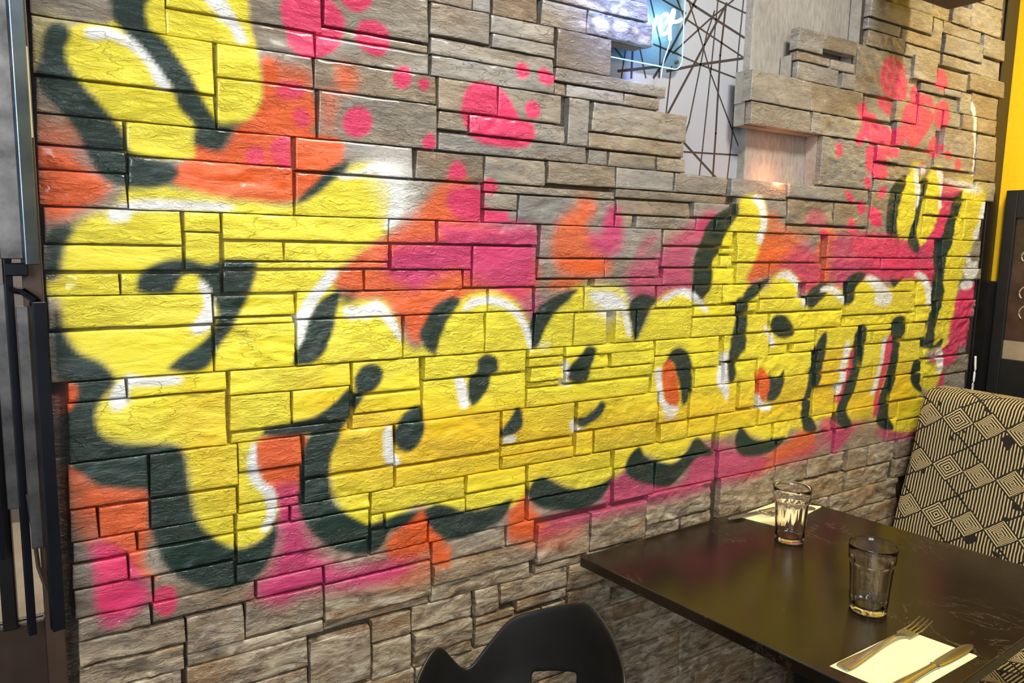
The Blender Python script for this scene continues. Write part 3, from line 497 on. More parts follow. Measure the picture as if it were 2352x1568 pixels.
('N',5,0.97,[(446,1833),(499,1843),(497,1823),(473,1810),(454,1817)]),
('N',5,0.97,[(473,1775),(481,1796),(501,1802),(524,1797),(537,1774),(532,1757),(516,1746),(492,1749),(481,1758)]),
('N',5,0.97,[(542,1716),(553,1732),(570,1735),(577,1721),(574,1706),(561,1696),(545,1702)]),
('N',5,0.97,[(589,1711),(599,1720),(610,1718),(612,1707),(604,1699),(593,1703)]),
('N',5,0.97,[(678,1680),(689,1712),(707,1726),(745,1730),(775,1715),(800,1685),(811,1670),(839,1664),(840,1631),(812,1616),(767,1614),(718,1620),(694,1638),(682,1656)]),
('N',5,0.97,[(449,1632),(457,1648),(472,1656),(492,1654),(501,1638),(498,1619),(480,1606),(460,1607),(449,1618)]),
('N',5,0.97,[(598,1609),(609,1624),(619,1623),(625,1608),(618,1596),(604,1597)]),
('N',5,0.97,[(796,1762),(803,1775),(818,1777),(828,1762),(822,1751),(806,1747)]),
('N',5,0.97,[(848,1761),(859,1775),(878,1767),(891,1757),(878,1743),(857,1746)]),
('N',5,0.97,[(821,1693),(830,1707),(848,1707),(857,1691),(847,1676),(829,1677)]),
('N',6,0.95,[(650,1559),(663,1578),(679,1577),(689,1561),(682,1547),(654,1545)]),
('N',6,0.95,[(727,1539),(737,1552),(756,1549),(761,1533),(749,1522),(729,1527)]),
('N',8,0.95,[(654,1507),(668,1524),(691,1533),(725,1527),(732,1494),(780,1492),(780,1475),(702,1470),(664,1483)]),
('N',6,0.8,[(289,1562),(296,1574),(313,1575),(320,1564),(316,1550),(299,1546),(290,1552)]),
('N',8,0.8,[(340,1673),(351,1682),(379,1681),(386,1668),(371,1657),(343,1656)]),
('N',5,0.8,[(365,1631),(371,1642),(385,1643),(394,1630),(389,1616),(374,1613)]),
('N',7,0.8,[(335,1590),(359,1595),(361,1550),(341,1545),(327,1572)]),
('N',6,0.95,[(124,855),(132,868),(148,870),(159,861),(160,831),(146,818),(132,827),(124,840)]),
('N',12,0.9,[(53,947),(65,952),(80,945),(97,913),(103,890),(95,881),(113,872),(116,857),(81,837),(57,842),(49,867),(50,909)]),
('N',4,0.98,[(1995,1909),(2006,1945),(2041,1970),(2089,1963),(2121,1931),(2133,1897),(2132,1863),(2084,1857),(2029,1863),(2005,1881)]),
('N',4,0.98,[(2151,1857),(2155,1900),(2188,1910),(2203,1887),(2262,1886),(2280,1853),(2231,1860),(2199,1844)]),
('N',4,0.98,[(2267,1926),(2272,1964),(2309,1963),(2336,1935),(2325,1911),(2287,1910)]),
('N',4,0.98,[(2119,1774),(2120,1841),(2174,1853),(2270,1841),(2276,1808),(2215,1746),(2184,1724),(2147,1740)]),
('N',4,0.98,[(2284,1828),(2289,1866),(2348,1883),(2364,1862),(2367,1817),(2338,1800),(2301,1804)]),
('N',4,0.98,[(1897,1799),(1897,1822),(1930,1831),(1943,1810),(1936,1791),(1910,1786)]),
('N',4,0.98,[(1992,1832),(1995,1854),(2062,1858),(2077,1830),(2070,1805),(2004,1822)]),
('N',4,0.98,[(1921,1755),(1925,1796),(1975,1805),(1998,1786),(2054,1768),(2071,1727),(1976,1725),(1944,1736)]),
('N',4,0.98,[(2080,1770),(2117,1786),(2129,1738),(2093,1727),(2079,1746)]),
('N',4,0.98,[(2259,1737),(2282,1770),(2329,1781),(2349,1738),(2305,1712),(2267,1718)]),
('N',4,0.98,[(1900,1730),(1903,1751),(1921,1753),(1938,1733),(1926,1715),(1908,1717)]),
('N',4,0.98,[(1821,1694),(1824,1712),(1842,1711),(1846,1691),(1837,1676),(1824,1682)]),
('N',4,0.98,[(1961,1658),(1957,1711),(1997,1721),(2057,1677),(2068,1648),(2043,1629),(2000,1634)]),
('N',4,0.98,[(1998,1715),(2094,1723),(2098,1696),(2011,1698)]),
('N',4,0.98,[(2222,1677),(2233,1694),(2253,1688),(2258,1663),(2234,1659)]),
('N',6,0.95,[(2351,1731),(2387,1737),(2396,1719),(2366,1713)]),
('N',6,0.95,[(2414,1703),(2422,1717),(2448,1715),(2456,1689),(2423,1682)]),
('N',4,0.98,[(1953,1628),(1968,1635),(1987,1621),(1989,1604),(1969,1600)]),
('N',4,0.98,[(2026,1584),(2046,1610),(2069,1613),(2069,1599),(2044,1579)]),
('N',4,0.98,[(1866,1588),(1883,1592),(1911,1572),(1907,1562),(1883,1563)]),
('N',4,0.98,[(1927,1561),(1953,1566),(1972,1551),(1966,1533),(1946,1530)]),
('N',5,0.98,[(1993,1546),(2011,1552),(2041,1542),(2054,1511),(2051,1499),(2004,1504)]),
('N',6,0.9,[(1896,1494),(1902,1519),(1928,1510),(1938,1478),(1908,1477)]),
('N',6,0.9,[(1773,1468),(1780,1485),(1805,1480),(1812,1459)]),
('N',18,0.9,[(1929,1471),(2145,1466),(2249,1400),(2158,1387),(1958,1411)]),
('N',12,0.85,[(2003,1386),(2322,1400),(2382,1346),(2164,1348),(2007,1362)]),
('N',5,0.95,[(1948,1099),(1953,1137),(1962,1149),(1971,1130),(1958,1073),(1935,1037),(1929,1005),(1906,995),(1914,1038),(1929,1088)]),
('N',5,0.95,[(2148,1184),(2162,1151),(2152,1098),(2141,1045),(2124,1007),(2116,940),(2094,936),(2099,996),(2116,1061),(2124,1126),(2131,1172)]),
('N',5,0.95,[(2366,1575),(2414,1590),(2417,1550),(2393,1495),(2354,1434),(2292,1433),(2333,1480),(2361,1535)]),
('M',8,0.8,[(2355,1640),(2457,1640),(2474,1620),(2413,1597),(2362,1601)]),
('N',5,0.98,[(2448,1120),(2513,1131),(2543,1115),(2534,1093),(2465,1098)]),
('W',4,0.95,[(2477,1890),(2495,1895),(2517,1865),(2525,1813),(2541,1760),(2545,1682),(2526,1683),(2522,1759),(2506,1811),(2500,1857)]),  # thin white streak running down the stones
('C',6,0.7,[(940,1916),(962,1919),(1008,1913),(1011,1907),(980,1903),(951,1908)]),  # C dabs: glints of light painted onto the stones
('C',6,0.7,[(1029,1921),(1039,1924),(1044,1913),(1032,1909)]),
('C',6,0.7,[(1054,1922),(1070,1919),(1073,1909),(1058,1905),(1049,1910)]),
('C',6,0.7,[(982,1889),(1009,1891),(1021,1874),(993,1865),(983,1875)]),
('C',6,0.6,[(1035,1891),(1064,1894),(1074,1883),(1051,1871),(1036,1877)]),
('C',6,0.6,[(1088,1889),(1101,1888),(1099,1877),(1086,1878)]),
('C',6,0.6,[(1106,1872),(1134,1873),(1124,1863),(1107,1864)]),
('C',6,0.5,[(947,1877),(969,1876),(968,1867),(950,1870)]),
('W',4,1,[(72,1712),(76,1720),(98,1725),(119,1720),(137,1711),(157,1689),(175,1665),(183,1652),(170,1647),(160,1658),(151,1679),(134,1696),(118,1705),(102,1708),(81,1705)]),
('W',5,1,[(233,1793),(257,1798),(271,1781),(283,1764),(295,1738),(294,1733),(281,1732),(270,1752),(254,1767),(239,1781)]),
('W',8,0.98,[(90,1455),(94,1468),(118,1480),(144,1484),(193,1485),(244,1484),(269,1479),(257,1472),(205,1469),(174,1469),(126,1465),(117,1453),(97,1449)]),
('W',5,1,[(211,1354),(215,1361),(226,1350),(233,1329),(232,1301),(221,1281),(202,1278),(199,1292),(214,1312),(217,1333)]),
('W',6,0.95,[(442,1538),(460,1546),(483,1550),(499,1561),(520,1566),(545,1559),(561,1534),(564,1503),(550,1463),(536,1451),(523,1455),(532,1478),(539,1509),(528,1535),(507,1545),(483,1540),(452,1533)]),
('W',5,1,[(362,1288),(365,1300),(380,1326),(403,1355),(423,1378),(441,1379),(430,1359),(415,1340),(399,1318),(386,1292),(379,1273),(371,1251),(365,1244),(364,1267)]),
('W',5,1,[(447,1305),(453,1312),(482,1313),(508,1323),(516,1321),(536,1302),(553,1269),(559,1247),(553,1249),(536,1270),(515,1295),(506,1293),(481,1292),(456,1291)]),
('W',5,1,[(685,1297),(699,1318),(733,1326),(773,1321),(810,1302),(837,1265),(851,1224),(852,1210),(841,1218),(827,1252),(805,1285),(774,1303),(733,1310),(709,1305)]),
('W',6,1,[(999,1320),(1007,1329),(1053,1327),(1092,1308),(1106,1279),(1118,1234),(1109,1228),(1097,1255),(1087,1287),(1049,1295),(1018,1306)]),
('W',6,0.7,[(1018,1291),(1055,1300),(1074,1280),(1058,1242),(1044,1271)]),
('W',4,1,[(1210,1311),(1264,1333),(1300,1329),(1331,1308),(1358,1286),(1359,1272),(1333,1287),(1309,1303),(1265,1317),(1224,1305)]),
('W',4,1,[(1498,1552),(1518,1561),(1544,1544),(1556,1506),(1548,1452),(1533,1441),(1525,1457),(1533,1495),(1525,1527)]),
('W',4,1,[(1611,1352),(1622,1366),(1656,1373),(1694,1352),(1725,1316),(1735,1281),(1717,1276),(1708,1305),(1678,1338),(1640,1354)]),
('W',5,0.95,[(1791,1318),(1828,1333),(1878,1320),(1909,1289),(1910,1279),(1882,1289),(1840,1312)]),
('W',8,0.95,[(1998,1349),(2029,1359),(2087,1336),(2129,1309),(2139,1283),(2108,1268),(2051,1279),(2057,1311)]),
('W',4,1,[(2244,1360),(2279,1367),(2331,1346),(2359,1305),(2366,1264),(2341,1262),(2326,1306),(2288,1340)]),
('W',4,1,[(672,1166),(691,1164),(697,1138),(702,1111),(689,1105),(679,1122),(675,1144)]),
('W',4,1,[(522,1084),(535,1088),(538,1065),(544,1035),(556,1015),(544,1010),(527,1019),(521,1047)]),
('W',5,1,[(785,1035),(811,1035),(813,1026),(788,1022)]),
('W',6,0.95,[(931,1182),(946,1176),(947,1153),(939,1144),(956,1131),(936,1130),(930,1145)]),
('W',5,1,[(954,1051),(969,1050),(975,1034),(991,1028),(967,1024),(955,1032)]),
('W',4,1,[(1200,1143),(1218,1144),(1224,1100),(1240,1061),(1281,1047),(1270,1040),(1234,1046),(1211,1085)]),
('W',12,0.8,[(1234,1046),(1270,1042),(1264,1022),(1242,1026)]),
('W',4,1,[(1406,1116),(1419,1154),(1437,1180),(1442,1125),(1452,1079),(1449,1046),(1425,1076),(1408,1094)]),
('W',4,1,[(1555,1088),(1567,1052),(1590,1026),(1622,1023),(1606,1007),(1574,1013),(1554,1047)]),
('W',4,1,[(1571,1235),(1594,1217),(1613,1193),(1624,1175),(1603,1180),(1586,1206),(1571,1224)]),
('W',4,1,[(1915,1114),(1929,1164),(1949,1169),(1949,1137),(1935,1088),(1922,1031),(1902,1021),(1901,1065)]),
('W',4,1,[(2093,1062),(2104,1114),(2111,1173),(2128,1166),(2124,1126),(2111,1061),(2097,1009),(2075,1004),(2080,1030)]),
('W',4,1,[(2202,1656),(2220,1660),(2243,1621),(2240,1569),(2219,1555),(2221,1600)]),
('W',4,1,[(2324,1671),(2353,1677),(2365,1654),(2360,1608),(2367,1568),(2348,1563),(2349,1600),(2342,1639)]),
('W',4,1,[(2601,1529),(2604,1585),(2630,1593),(2643,1559),(2615,1501),(2599,1472),(2577,1469),(2579,1500)]),
('W',6,0.9,[(2543,1429),(2576,1415),(2590,1401),(2627,1401),(2616,1384),(2560,1387)]),
('W',7,0.9,[(2539,1380),(2630,1384),(2621,1358),(2584,1337),(2554,1344)]),
('W',6,0.95,[(2563,1344),(2603,1337),(2602,1315),(2553,1309),(2531,1323)]),
('W',5,1,[(2411,1108),(2443,1121),(2468,1083),(2461,1048),(2442,1035),(2432,1064)]),
('W',12,0.8,[(2365,1651),(2481,1654),(2606,1641),(2569,1618),(2459,1633)]),  # pool of spotlight on the stones, painted as white
('W',6,1,[(86,1200),(97,1212),(107,1219),(133,1213),(171,1212),(183,1206),(170,1199),(133,1200),(109,1200),(105,1178),(97,1167),(85,1165),(79,1177)]),
('W',4,1,[(278,1057),(284,1084),(291,1084),(294,1043),(304,1018),(322,1000),(325,968),(313,935),(298,932),(308,960),(305,991),(286,1017),(279,1038)]),
('W',10,0.8,[(2204,1675),(2249,1685),(2264,1667),(2218,1657)])]
WLINES= [[(1.318, 2.0043), (1.3481, 1.9947), (1.549, 1.9451)], [(1.4178, 2.0225), (1.5516, 2.0071)], [(1.4757, 2.0331), (1.3985, 1.9757), (1.2799, 1.8785)], [(1.453, 2.0212), (1.3842, 1.9144), (1.2746, 1.7416)], [(1.3174, 1.9619), (1.5536, 1.8959)], [(1.2195, 1.8891), (1.2978, 1.8786), (1.3804, 1.865), (1.4976, 1.8519)], [(1.2648, 1.8363), (1.3727, 1.8665), (1.5524, 1.9093)], [(1.3256, 2.0007), (1.3679, 1.9298), (1.4082, 1.8532), (1.5414, 1.6623)], [(1.5114, 2.0397), (1.503, 1.9061), (1.5009, 1.7441), (1.4891, 1.5947)], [(1.4497, 2.0129), (1.4397, 1.8968), (1.4391, 1.711), (1.4368, 1.5916)], [(1.4216, 2.0232), (1.411, 1.8666), (1.3955, 1.667), (1.3879, 1.5886)], [(1.4122, 1.996), (1.3898, 1.941), (1.3452, 1.7284), (1.3279, 1.6824)], [(1.3261, 1.6822), (1.4563, 1.5982)], [(1.3241, 1.6572), (1.5453, 1.6654)], [(1.2783, 1.8482), (1.2678, 1.7358)], [(1.347, 2.0096), (1.321, 1.9625), (1.253, 1.8546), (1.224, 1.8159)], [(1.1014, 1.8663), (1.1317, 1.8422)], [(1.1367, 1.8716), (1.1272, 1.8032)], [(1.1563, 1.8746), (1.1566, 1.8071)], [(1.1761, 1.8776), (1.2001, 1.8128)], [(1.2036, 1.9833), (1.2401, 1.8923), (1.2413, 1.8182)], [(1.1168, 1.8162), (1.2398, 1.8428)], [(1.286, 1.9984), (1.318, 1.9544)], [(1.2409, 1.9901), (1.3165, 1.9742)]]
NEON= [[(1.1683, 1.9388), (1.1757, 1.9156), (1.1806, 1.9079), (1.1878, 1.9134), (1.1947, 1.9241), (1.1971, 1.9342), (1.1997, 1.941)], [(1.2088, 1.9168), (1.2205, 1.9252), (1.2305, 1.9377), (1.2299, 1.9473), (1.2206, 1.9478), (1.2105, 1.9386), (1.2069, 1.923), (1.2092, 1.9104), (1.2188, 1.9044), (1.2322, 1.912)], [(1.2322, 1.912), (1.2418, 1.9309), (1.2485, 1.9483), (1.2501, 1.9595), (1.2462, 1.9599), (1.2413, 1.9395), (1.2396, 1.9175), (1.2418, 1.8961)], [(1.2307, 1.9345), (1.257, 1.9378), (1.2723, 1.9459)], [(1.2418, 1.8961), (1.2375, 1.8791), (1.2281, 1.8558), (1.2218, 1.8331), (1.2187, 1.8088)]]

# sprayed paint plus painted-in shading and glints, laid over the wall in wall coordinates
SPRAY_AND_LIGHT = {'B': (92, 68, 46), 'Y': (246, 228, 60), 'K': (34, 54, 46), 'W': (246, 246, 242), 'O': (236, 98, 38), 'N': (232, 58, 106),
         'M': (206, 58, 112), 'A': (242, 186, 26), 'C': (246, 226, 204)}  # B holds shading, C holds glints, both as colour
RES = .003; GX0, GX1, GZ0, GZ1 = -.05, 2.76, .5, 2.3
gx = np.arange(GX0, GX1, RES); gz = np.arange(GZ0, GZ1, RES)
pcol = np.zeros((len(gz), len(gx), 3)); palpha = np.zeros((len(gz), len(gx)))
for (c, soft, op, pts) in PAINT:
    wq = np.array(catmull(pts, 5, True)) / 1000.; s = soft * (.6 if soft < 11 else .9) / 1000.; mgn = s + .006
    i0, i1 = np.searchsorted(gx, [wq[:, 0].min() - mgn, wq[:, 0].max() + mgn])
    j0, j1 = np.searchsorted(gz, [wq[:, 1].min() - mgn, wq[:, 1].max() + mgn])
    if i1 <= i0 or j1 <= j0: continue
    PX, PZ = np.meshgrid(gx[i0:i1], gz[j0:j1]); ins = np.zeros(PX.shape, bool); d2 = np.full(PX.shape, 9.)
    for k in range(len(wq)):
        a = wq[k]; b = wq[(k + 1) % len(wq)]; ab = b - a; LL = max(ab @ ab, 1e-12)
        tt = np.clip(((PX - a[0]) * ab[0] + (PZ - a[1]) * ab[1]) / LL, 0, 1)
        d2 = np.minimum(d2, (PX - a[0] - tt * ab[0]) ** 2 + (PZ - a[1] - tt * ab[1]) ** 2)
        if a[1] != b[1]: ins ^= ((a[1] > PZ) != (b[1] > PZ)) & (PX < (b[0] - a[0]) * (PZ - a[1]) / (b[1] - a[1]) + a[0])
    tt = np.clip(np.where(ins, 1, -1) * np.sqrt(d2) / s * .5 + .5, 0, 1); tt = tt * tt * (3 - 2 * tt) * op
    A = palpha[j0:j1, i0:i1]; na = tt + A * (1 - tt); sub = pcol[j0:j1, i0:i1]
    sub[:] = np.where(na[..., None] > 0, (lin(SPRAY_AND_LIGHT[c]) * tt[..., None] + sub * (A * (1 - tt))[..., None]) / np.maximum(na, 1e-6)[..., None], 0)
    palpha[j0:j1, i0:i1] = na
def paint_at(x, z):
    u = np.clip((x - GX0) / RES, 0, len(gx) - 1.01); v = np.clip((z - GZ0) / RES, 0, len(gz) - 1.01)
    i = u.astype(int); j = v.astype(int); fu = (u - i)[:, None]; fv = (v - j)[:, None]
    full = np.concatenate([pcol * palpha[..., None], palpha[..., None]], -1) if not hasattr(paint_at, 'f') else paint_at.f
    paint_at.f = full
    r = (full[j, i] * (1 - fu) + full[j, i + 1] * fu) * (1 - fv) + (full[j + 1, i] * (1 - fu) + full[j + 1, i + 1] * fu) * fv
    r[:, :3] = np.where(r[:, 3:] > 1e-4, r[:, :3] / np.maximum(r[:, 3:], 1e-4), 0)
    return r

# lattice value noise
rng = np.random.RandomState(5); TAB = rng.rand(256, 256)
def vnoise(x, y):
    i = np.floor(x).astype(int); j = np.floor(y).astype(int); fx = x - i; fy = y - j
    fx = fx * fx * (3 - 2 * fx); fy = fy * fy * (3 - 2 * fy)
    a = TAB[i % 256, j % 256]; b = TAB[(i + 1) % 256, j % 256]; c = TAB[i % 256, (j + 1) % 256]; d = TAB[(i + 1) % 256, (j + 1) % 256]
    return (a * (1 - fx) + b * fx) * (1 - fy) + (c * (1 - fx) + d * fx) * fy
def fbm(x, y, o=4, g=.5):
    s = 0; a = 1; t = 0
    for k in range(o): s = s + a * vnoise(x * 2 ** k + 17 * k, y * 2 ** k + 31 * k); t += a; a *= g
    return s / t

COURSES = [2.235, 2.107, 1.98, 1.855, 1.727, 1.597, 1.469, 1.341, 1.214, 1.091, .968, .845, .718, .591, .464]
def cr_shade(r, c): return min(.999, max(0., r.random()))
def stone_arrays(x0, x1, z0, z1, p, sd, step=.005, rough=1.):
    gap = .0002; zl = {round(q * 1000) for q in COURSES}
    g1_ = .0013 if round(z1 * 1000) in zl else gap; g0_ = .0006 if round(z0 * 1000) in zl else gap
    x0 += gap; x1 -= gap; z0 += g0_; z1 -= g1_
    W_, H_ = x1 - x0, z1 - z0
    nx = max(3, int(W_ / step)); nz = max(3, int(H_ / step))
    us = np.linspace(0, 1, nx + 1); vs = np.linspace(0, 1, nz + 1)
    # extra lines near the rim keep the rounded arris crisp
    eu = min(.0014 / W_, .2); ev = min(.0014 / H_, .2)
    us = np.unique(np.concatenate([us, [eu, 1 - eu]])); vs = np.unique(np.concatenate([vs, [ev, 1 - ev]]))
    nx, nz = len(us) - 1, len(vs) - 1
    U, V = np.meshgrid(us, vs)
    r = random.Random(sd); off = r.random() * 200
    amp = min(.0013, H_ * .03) * rough
    top = (fbm(us * W_ * 16 + off, us * 0 + 3.3 + off) - .55) * 2 * amp - abs(fbm(us * W_ * 60 + off, us * 0 + 9) - .5) * .0012
    bot = (fbm(us * W_ * 16 + off + 50, us * 0 + 7.7) - .45) * 2 * amp + abs(fbm(us * W_ * 60 + off, us * 0 + 5) - .5) * .0012
    lef = (fbm(vs * H_ * 22 + off + 90, vs * 0 + 1.1) - .45) * .002 * rough + (r.random() * .002) * vs
    rig = (fbm(vs * H_ * 22 + off + 130, vs * 0 + 4.1) - .55) * .002 * rough - (r.random() * .002) * vs
    X = x0 + lef[:, None] + U * (W_ - lef[:, None] + rig[:, None])
    Z = z0 + bot[None, :] + V * (H_ - bot[None, :] + top[None, :])
    cr_ = r.random(); cr_ = .35 + 1.3 * max(0, cr_ - .35)      # how broken the face of this stone is
    wx = fbm(X * 7 + off, Z * 7 + 3, 2) * .06
    n = fbm(X * 7 + off, (Z + wx) * 22 + off, 4, .5)
    n2 = 1 - 2 * abs(fbm(X * 22 + off * 2, (Z + wx * 1.4) * 40, 4, .6) - .5)
    k = n * 4.0 + off; fl = np.floor(k); fr = k - fl; ter = (fl - off + np.clip((fr - .82) / .18, 0, 1)) / 4.
    tilt = (r.random() - .5) * .003 * (U - .5) + (r.random() - .42) * .005 * (V - .5)
    h = ((ter - .5) * .0085 + (n2 - .8) * .0075 * cr_) * rough * (.55 + .45 * cr_) + tilt
    dx = np.minimum(X - (x0 + lef[:, None]), (x1 + rig[:, None]) - X); dz = np.minimum(Z - (z0 + bot[None, :]), (z1 + top[None, :]) - Z)
    dd = np.minimum(dx, dz); e = np.clip(1 - dd / .0024, 0, 1)
    h = h * (1 - e * .15) - .0013 * e * e
    Y = D - p * .75 / 1000. - h
    Y = np.minimum(Y, D + .006)
    N = (nx + 1) * (nz + 1)
    co = np.stack([X.ravel(), Y.ravel(), Z.ravel()], 1)
    idx = np.arange(N).reshape(nz + 1, nx + 1)
    q = np.stack([idx[:-1, :-1], idx[:-1, 1:], idx[1:, 1:], idx[1:, :-1]], -1).reshape(-1, 4)
    ring = np.concatenate([idx[0, :], idx[1:, -1], idx[-1, -2::-1], idx[-2:0:-1, 0]])
    back = co[ring].copy(); back[:, 1] = D + .020
    co = np.concatenate([co, back]); b = N + np.arange(len(ring))
    rn = np.roll(ring, -1); bn = np.roll(b, -1)
    q = np.concatenate([q, np.stack([rn, ring, b, bn], -1)])
    sm = np.ones(len(q), bool); sm[-len(ring):] = False
    return co, q, sm, cr_shade(r, cr_)
def mesh_from(name, co, q, sm, shade):
    me = bpy.data.meshes.new(name)
    me.vertices.add(len(co)); me.vertices.foreach_set('co', co.astype(np.float32).ravel())
    me.loops.add(len(q) * 4); me.loops.foreach_set('vertex_index', q.astype(np.int32).ravel())
    me.polygons.add(len(q)); me.polygons.foreach_set('loop_start', np.arange(0, len(q) * 4, 4, dtype=np.int32))
    me.polygons.foreach_set('use_smooth', sm)
    me.update(calc_edges=True)
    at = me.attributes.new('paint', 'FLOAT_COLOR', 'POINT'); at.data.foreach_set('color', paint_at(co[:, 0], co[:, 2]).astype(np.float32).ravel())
    sh = me.attributes.new('shade', 'FLOAT', 'POINT'); sh.data.foreach_set('value', np.asarray(shade, np.float32) if not np.isscalar(shade) else np.full(len(co), shade, np.float32))
    return me

# ------------------------------------------------------------------ setting: the stone wall
OPEN = [(1.98, 2.75, 1.124, 1.905), (1.855, 1.98, 1.133, 1.630), (1.915, 1.98, 1.60, 1.876), (1.78, 1.855, 1.033, 1.466), (1.727, 1.78, 1.180, 1.468), (1.597, 1.727, 1.262, 1.757)]
def in_open(x, z):
    return any(z0 <= z < z1 and x0 < x < x1 for z0, z1, x0, x1 in OPEN)
HX1 = 2.665
xs = sorted({0.004, HX1} | {o[2] for o in OPEN} | {o[3] for o in OPEN}); zs = sorted({0.0, 2.75} | {o[0] for o in OPEN} | {o[1] for o in OPEN})
def grid_lines(v, step):
    out = []
    for a, b in zip(v[:-1], v[1:]):
        n = max(1, int(round((b - a) / step))); out += [a + (b - a) * k / n for k in range(n)]
    return out + [v[-1]]
xs = grid_lines(xs, .02); zs = grid_lines(zs, .02)
bm = bmesh.new(); vf = {}; vb = {}
def gv(d, i, j, y):
    if (i, j) not in d: d[(i, j)] = bm.verts.new((xs[i], y, zs[j]))
    return d[(i, j)]
YF, YB = D + .013, D + .046
solid = {(i, j): not in_open((xs[i] + xs[i + 1]) / 2, (zs[j] + zs[j + 1]) / 2) for i in range(len(xs) - 1) for j in range(len(zs) - 1)}
for (i, j), s in solid.items():
    if not s: continue
    bm.faces.new((gv(vf, i, j, YF), gv(vf, i + 1, j, YF), gv(vf, i + 1, j + 1, YF), gv(vf, i, j + 1, YF)))
    bm.faces.new((gv(vb, i, j + 1, YB), gv(vb, i + 1, j + 1, YB), gv(vb, i + 1, j, YB), gv(vb, i, j, YB)))
    for (di, dj, a, b) in ((-1, 0, (i, j + 1), (i, j)), (1, 0, (i + 1, j), (i + 1, j + 1)), (0, -1, (i, j), (i + 1, j)), (0, 1, (i + 1, j + 1), (i, j + 1))):
        if not solid.get((i + di, j + dj), False):
            fc = bm.faces.new((gv(vf, *a, YF), gv(vb, *a, YB), gv(vb, *b, YB), gv(vf, *b, YF))); fc.material_index = 1
me = bpy.data.meshes.new('wall_back'); bm.to_mesh(me); bm.free()
co = np.zeros(len(me.vertices) * 3, np.float32); me.vertices.foreach_get('co', co); co = co.reshape(-1, 3)
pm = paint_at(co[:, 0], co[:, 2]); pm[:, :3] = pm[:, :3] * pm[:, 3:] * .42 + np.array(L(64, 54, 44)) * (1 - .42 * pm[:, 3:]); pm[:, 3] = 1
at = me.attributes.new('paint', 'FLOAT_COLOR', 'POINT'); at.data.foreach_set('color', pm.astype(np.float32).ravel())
sh = me.attributes.new('shade', 'FLOAT', 'POINT'); sh.data.foreach_set('value', np.full(len(co), .35, np.float32))
wall = link('wall_back', me, 'stone'); me.materials.append(M['plaster']); tag(wall, 'stacked grey ledge stone wall sprayed with yellow graffiti lettering reading Freedom', kind='structure')

# stones: the traced ones, then the rows the photograph hardly shows
big = []
for s in STONES:
    x0, x1, z0, z1, p = s
    area_ = (x1 - x0) * (z1 - z0) / ((x0 / 1000.) ** 2 + 1.6)
    big.append((area_, s))
big.sort(key=lambda t: -t[0])
extra = []
rr = random.Random(11)
ROWZ = [0, .1, .22, .337, .464, .591]
for a, b in zip(ROWZ[:-1], ROWZ[1:]):
    x = .012
    while x < 2.6:
        wd = rr.uniform(.14, .34); x1 = min(x + wd, HX1)
        if rr.random() < .6: cuts = [a, a + (b - a) * rr.choice((.3, .4, .55, .66)), b]
        else: cuts = [a, b]
        for c0, c1 in zip(cuts[:-1], cuts[1:]):
            extra.append((int(x * 1000), int(x1 * 1000), int(c0 * 1000), int(c1 * 1000), rr.choice((0, 3, 5, 8))))
        x = x1
UPZ = [1.855, 1.98, 2.107, 2.235, 2.36, 2.49, 2.62, 2.75]
for a, b in zip(UPZ[:-1], UPZ[1:]):
    for lo, hi in ((.012, 1.115), (1.91, 2.655)):
        if b <= 2.24 and lo > 1: continue
        if a < 1.9: hi = .66
        x = lo
        while x < hi - .05:
            x1 = min(x + rr.uniform(.14, .32), hi)
            if hi - x1 < .08: x1 = hi
            m_ = a + (b - a) * rr.choice((.35, .5, .65))
            for c0, c1 in ((a, m_), (m_, b)): extra.append((int(x * 1000), int(x1 * 1000), int(c0 * 1000), int(c1 * 1000), rr.choice((1, 3, 5, 7))))
            x = x1
visible_extra = [e for e in extra if e[2] >= 330 and e[3] <= 600 and 300 < e[0] < 1500]
hidden_extra = [e for e in extra if e not in visible_extra]
parts = [s for a, s in big[:298 - len(visible_extra)]]
small = [s for a, s in big[298 - len(visible_extra):]]
seed = 0
for s in parts + visible_extra:
    seed += 1
    x0, x1, z0, z1, p = s
    lowp = z1 < 860
    a_ = stone_arrays(x0 / 1000., x1 / 1000., z0 / 1000., z1 / 1000., p, seed, .0075 if z1 < 760 else .005, 1.5 if lowp else 1.)
    link('stone', mesh_from('stone', *a_), 'stone', wall)
def joined(name, lst, step, r_):
    global seed
    CO, Q, SM, SH = [], [], [], []; base = 0
    for s in lst:
        seed += 1
        x0, x1, z0, z1, p = s
        co, q, sm, shd = stone_arrays(x0 / 1000., x1 / 1000., z0 / 1000., z1 / 1000., p, seed, step, r_)
        CO.append(co); Q.append(q + base); SM.append(sm); SH.append(np.full(len(co), shd)); base += len(co)
    o = link(name, mesh_from(name, np.concatenate(CO), np.concatenate(Q), np.concatenate(SM), np.concatenate(SH)), 'stone', wall)
    o['kind'] = 'stuff'
joined('small_stones', small, .005, .8)
joined('outlying_stones', hidden_extra, .02, 1.)

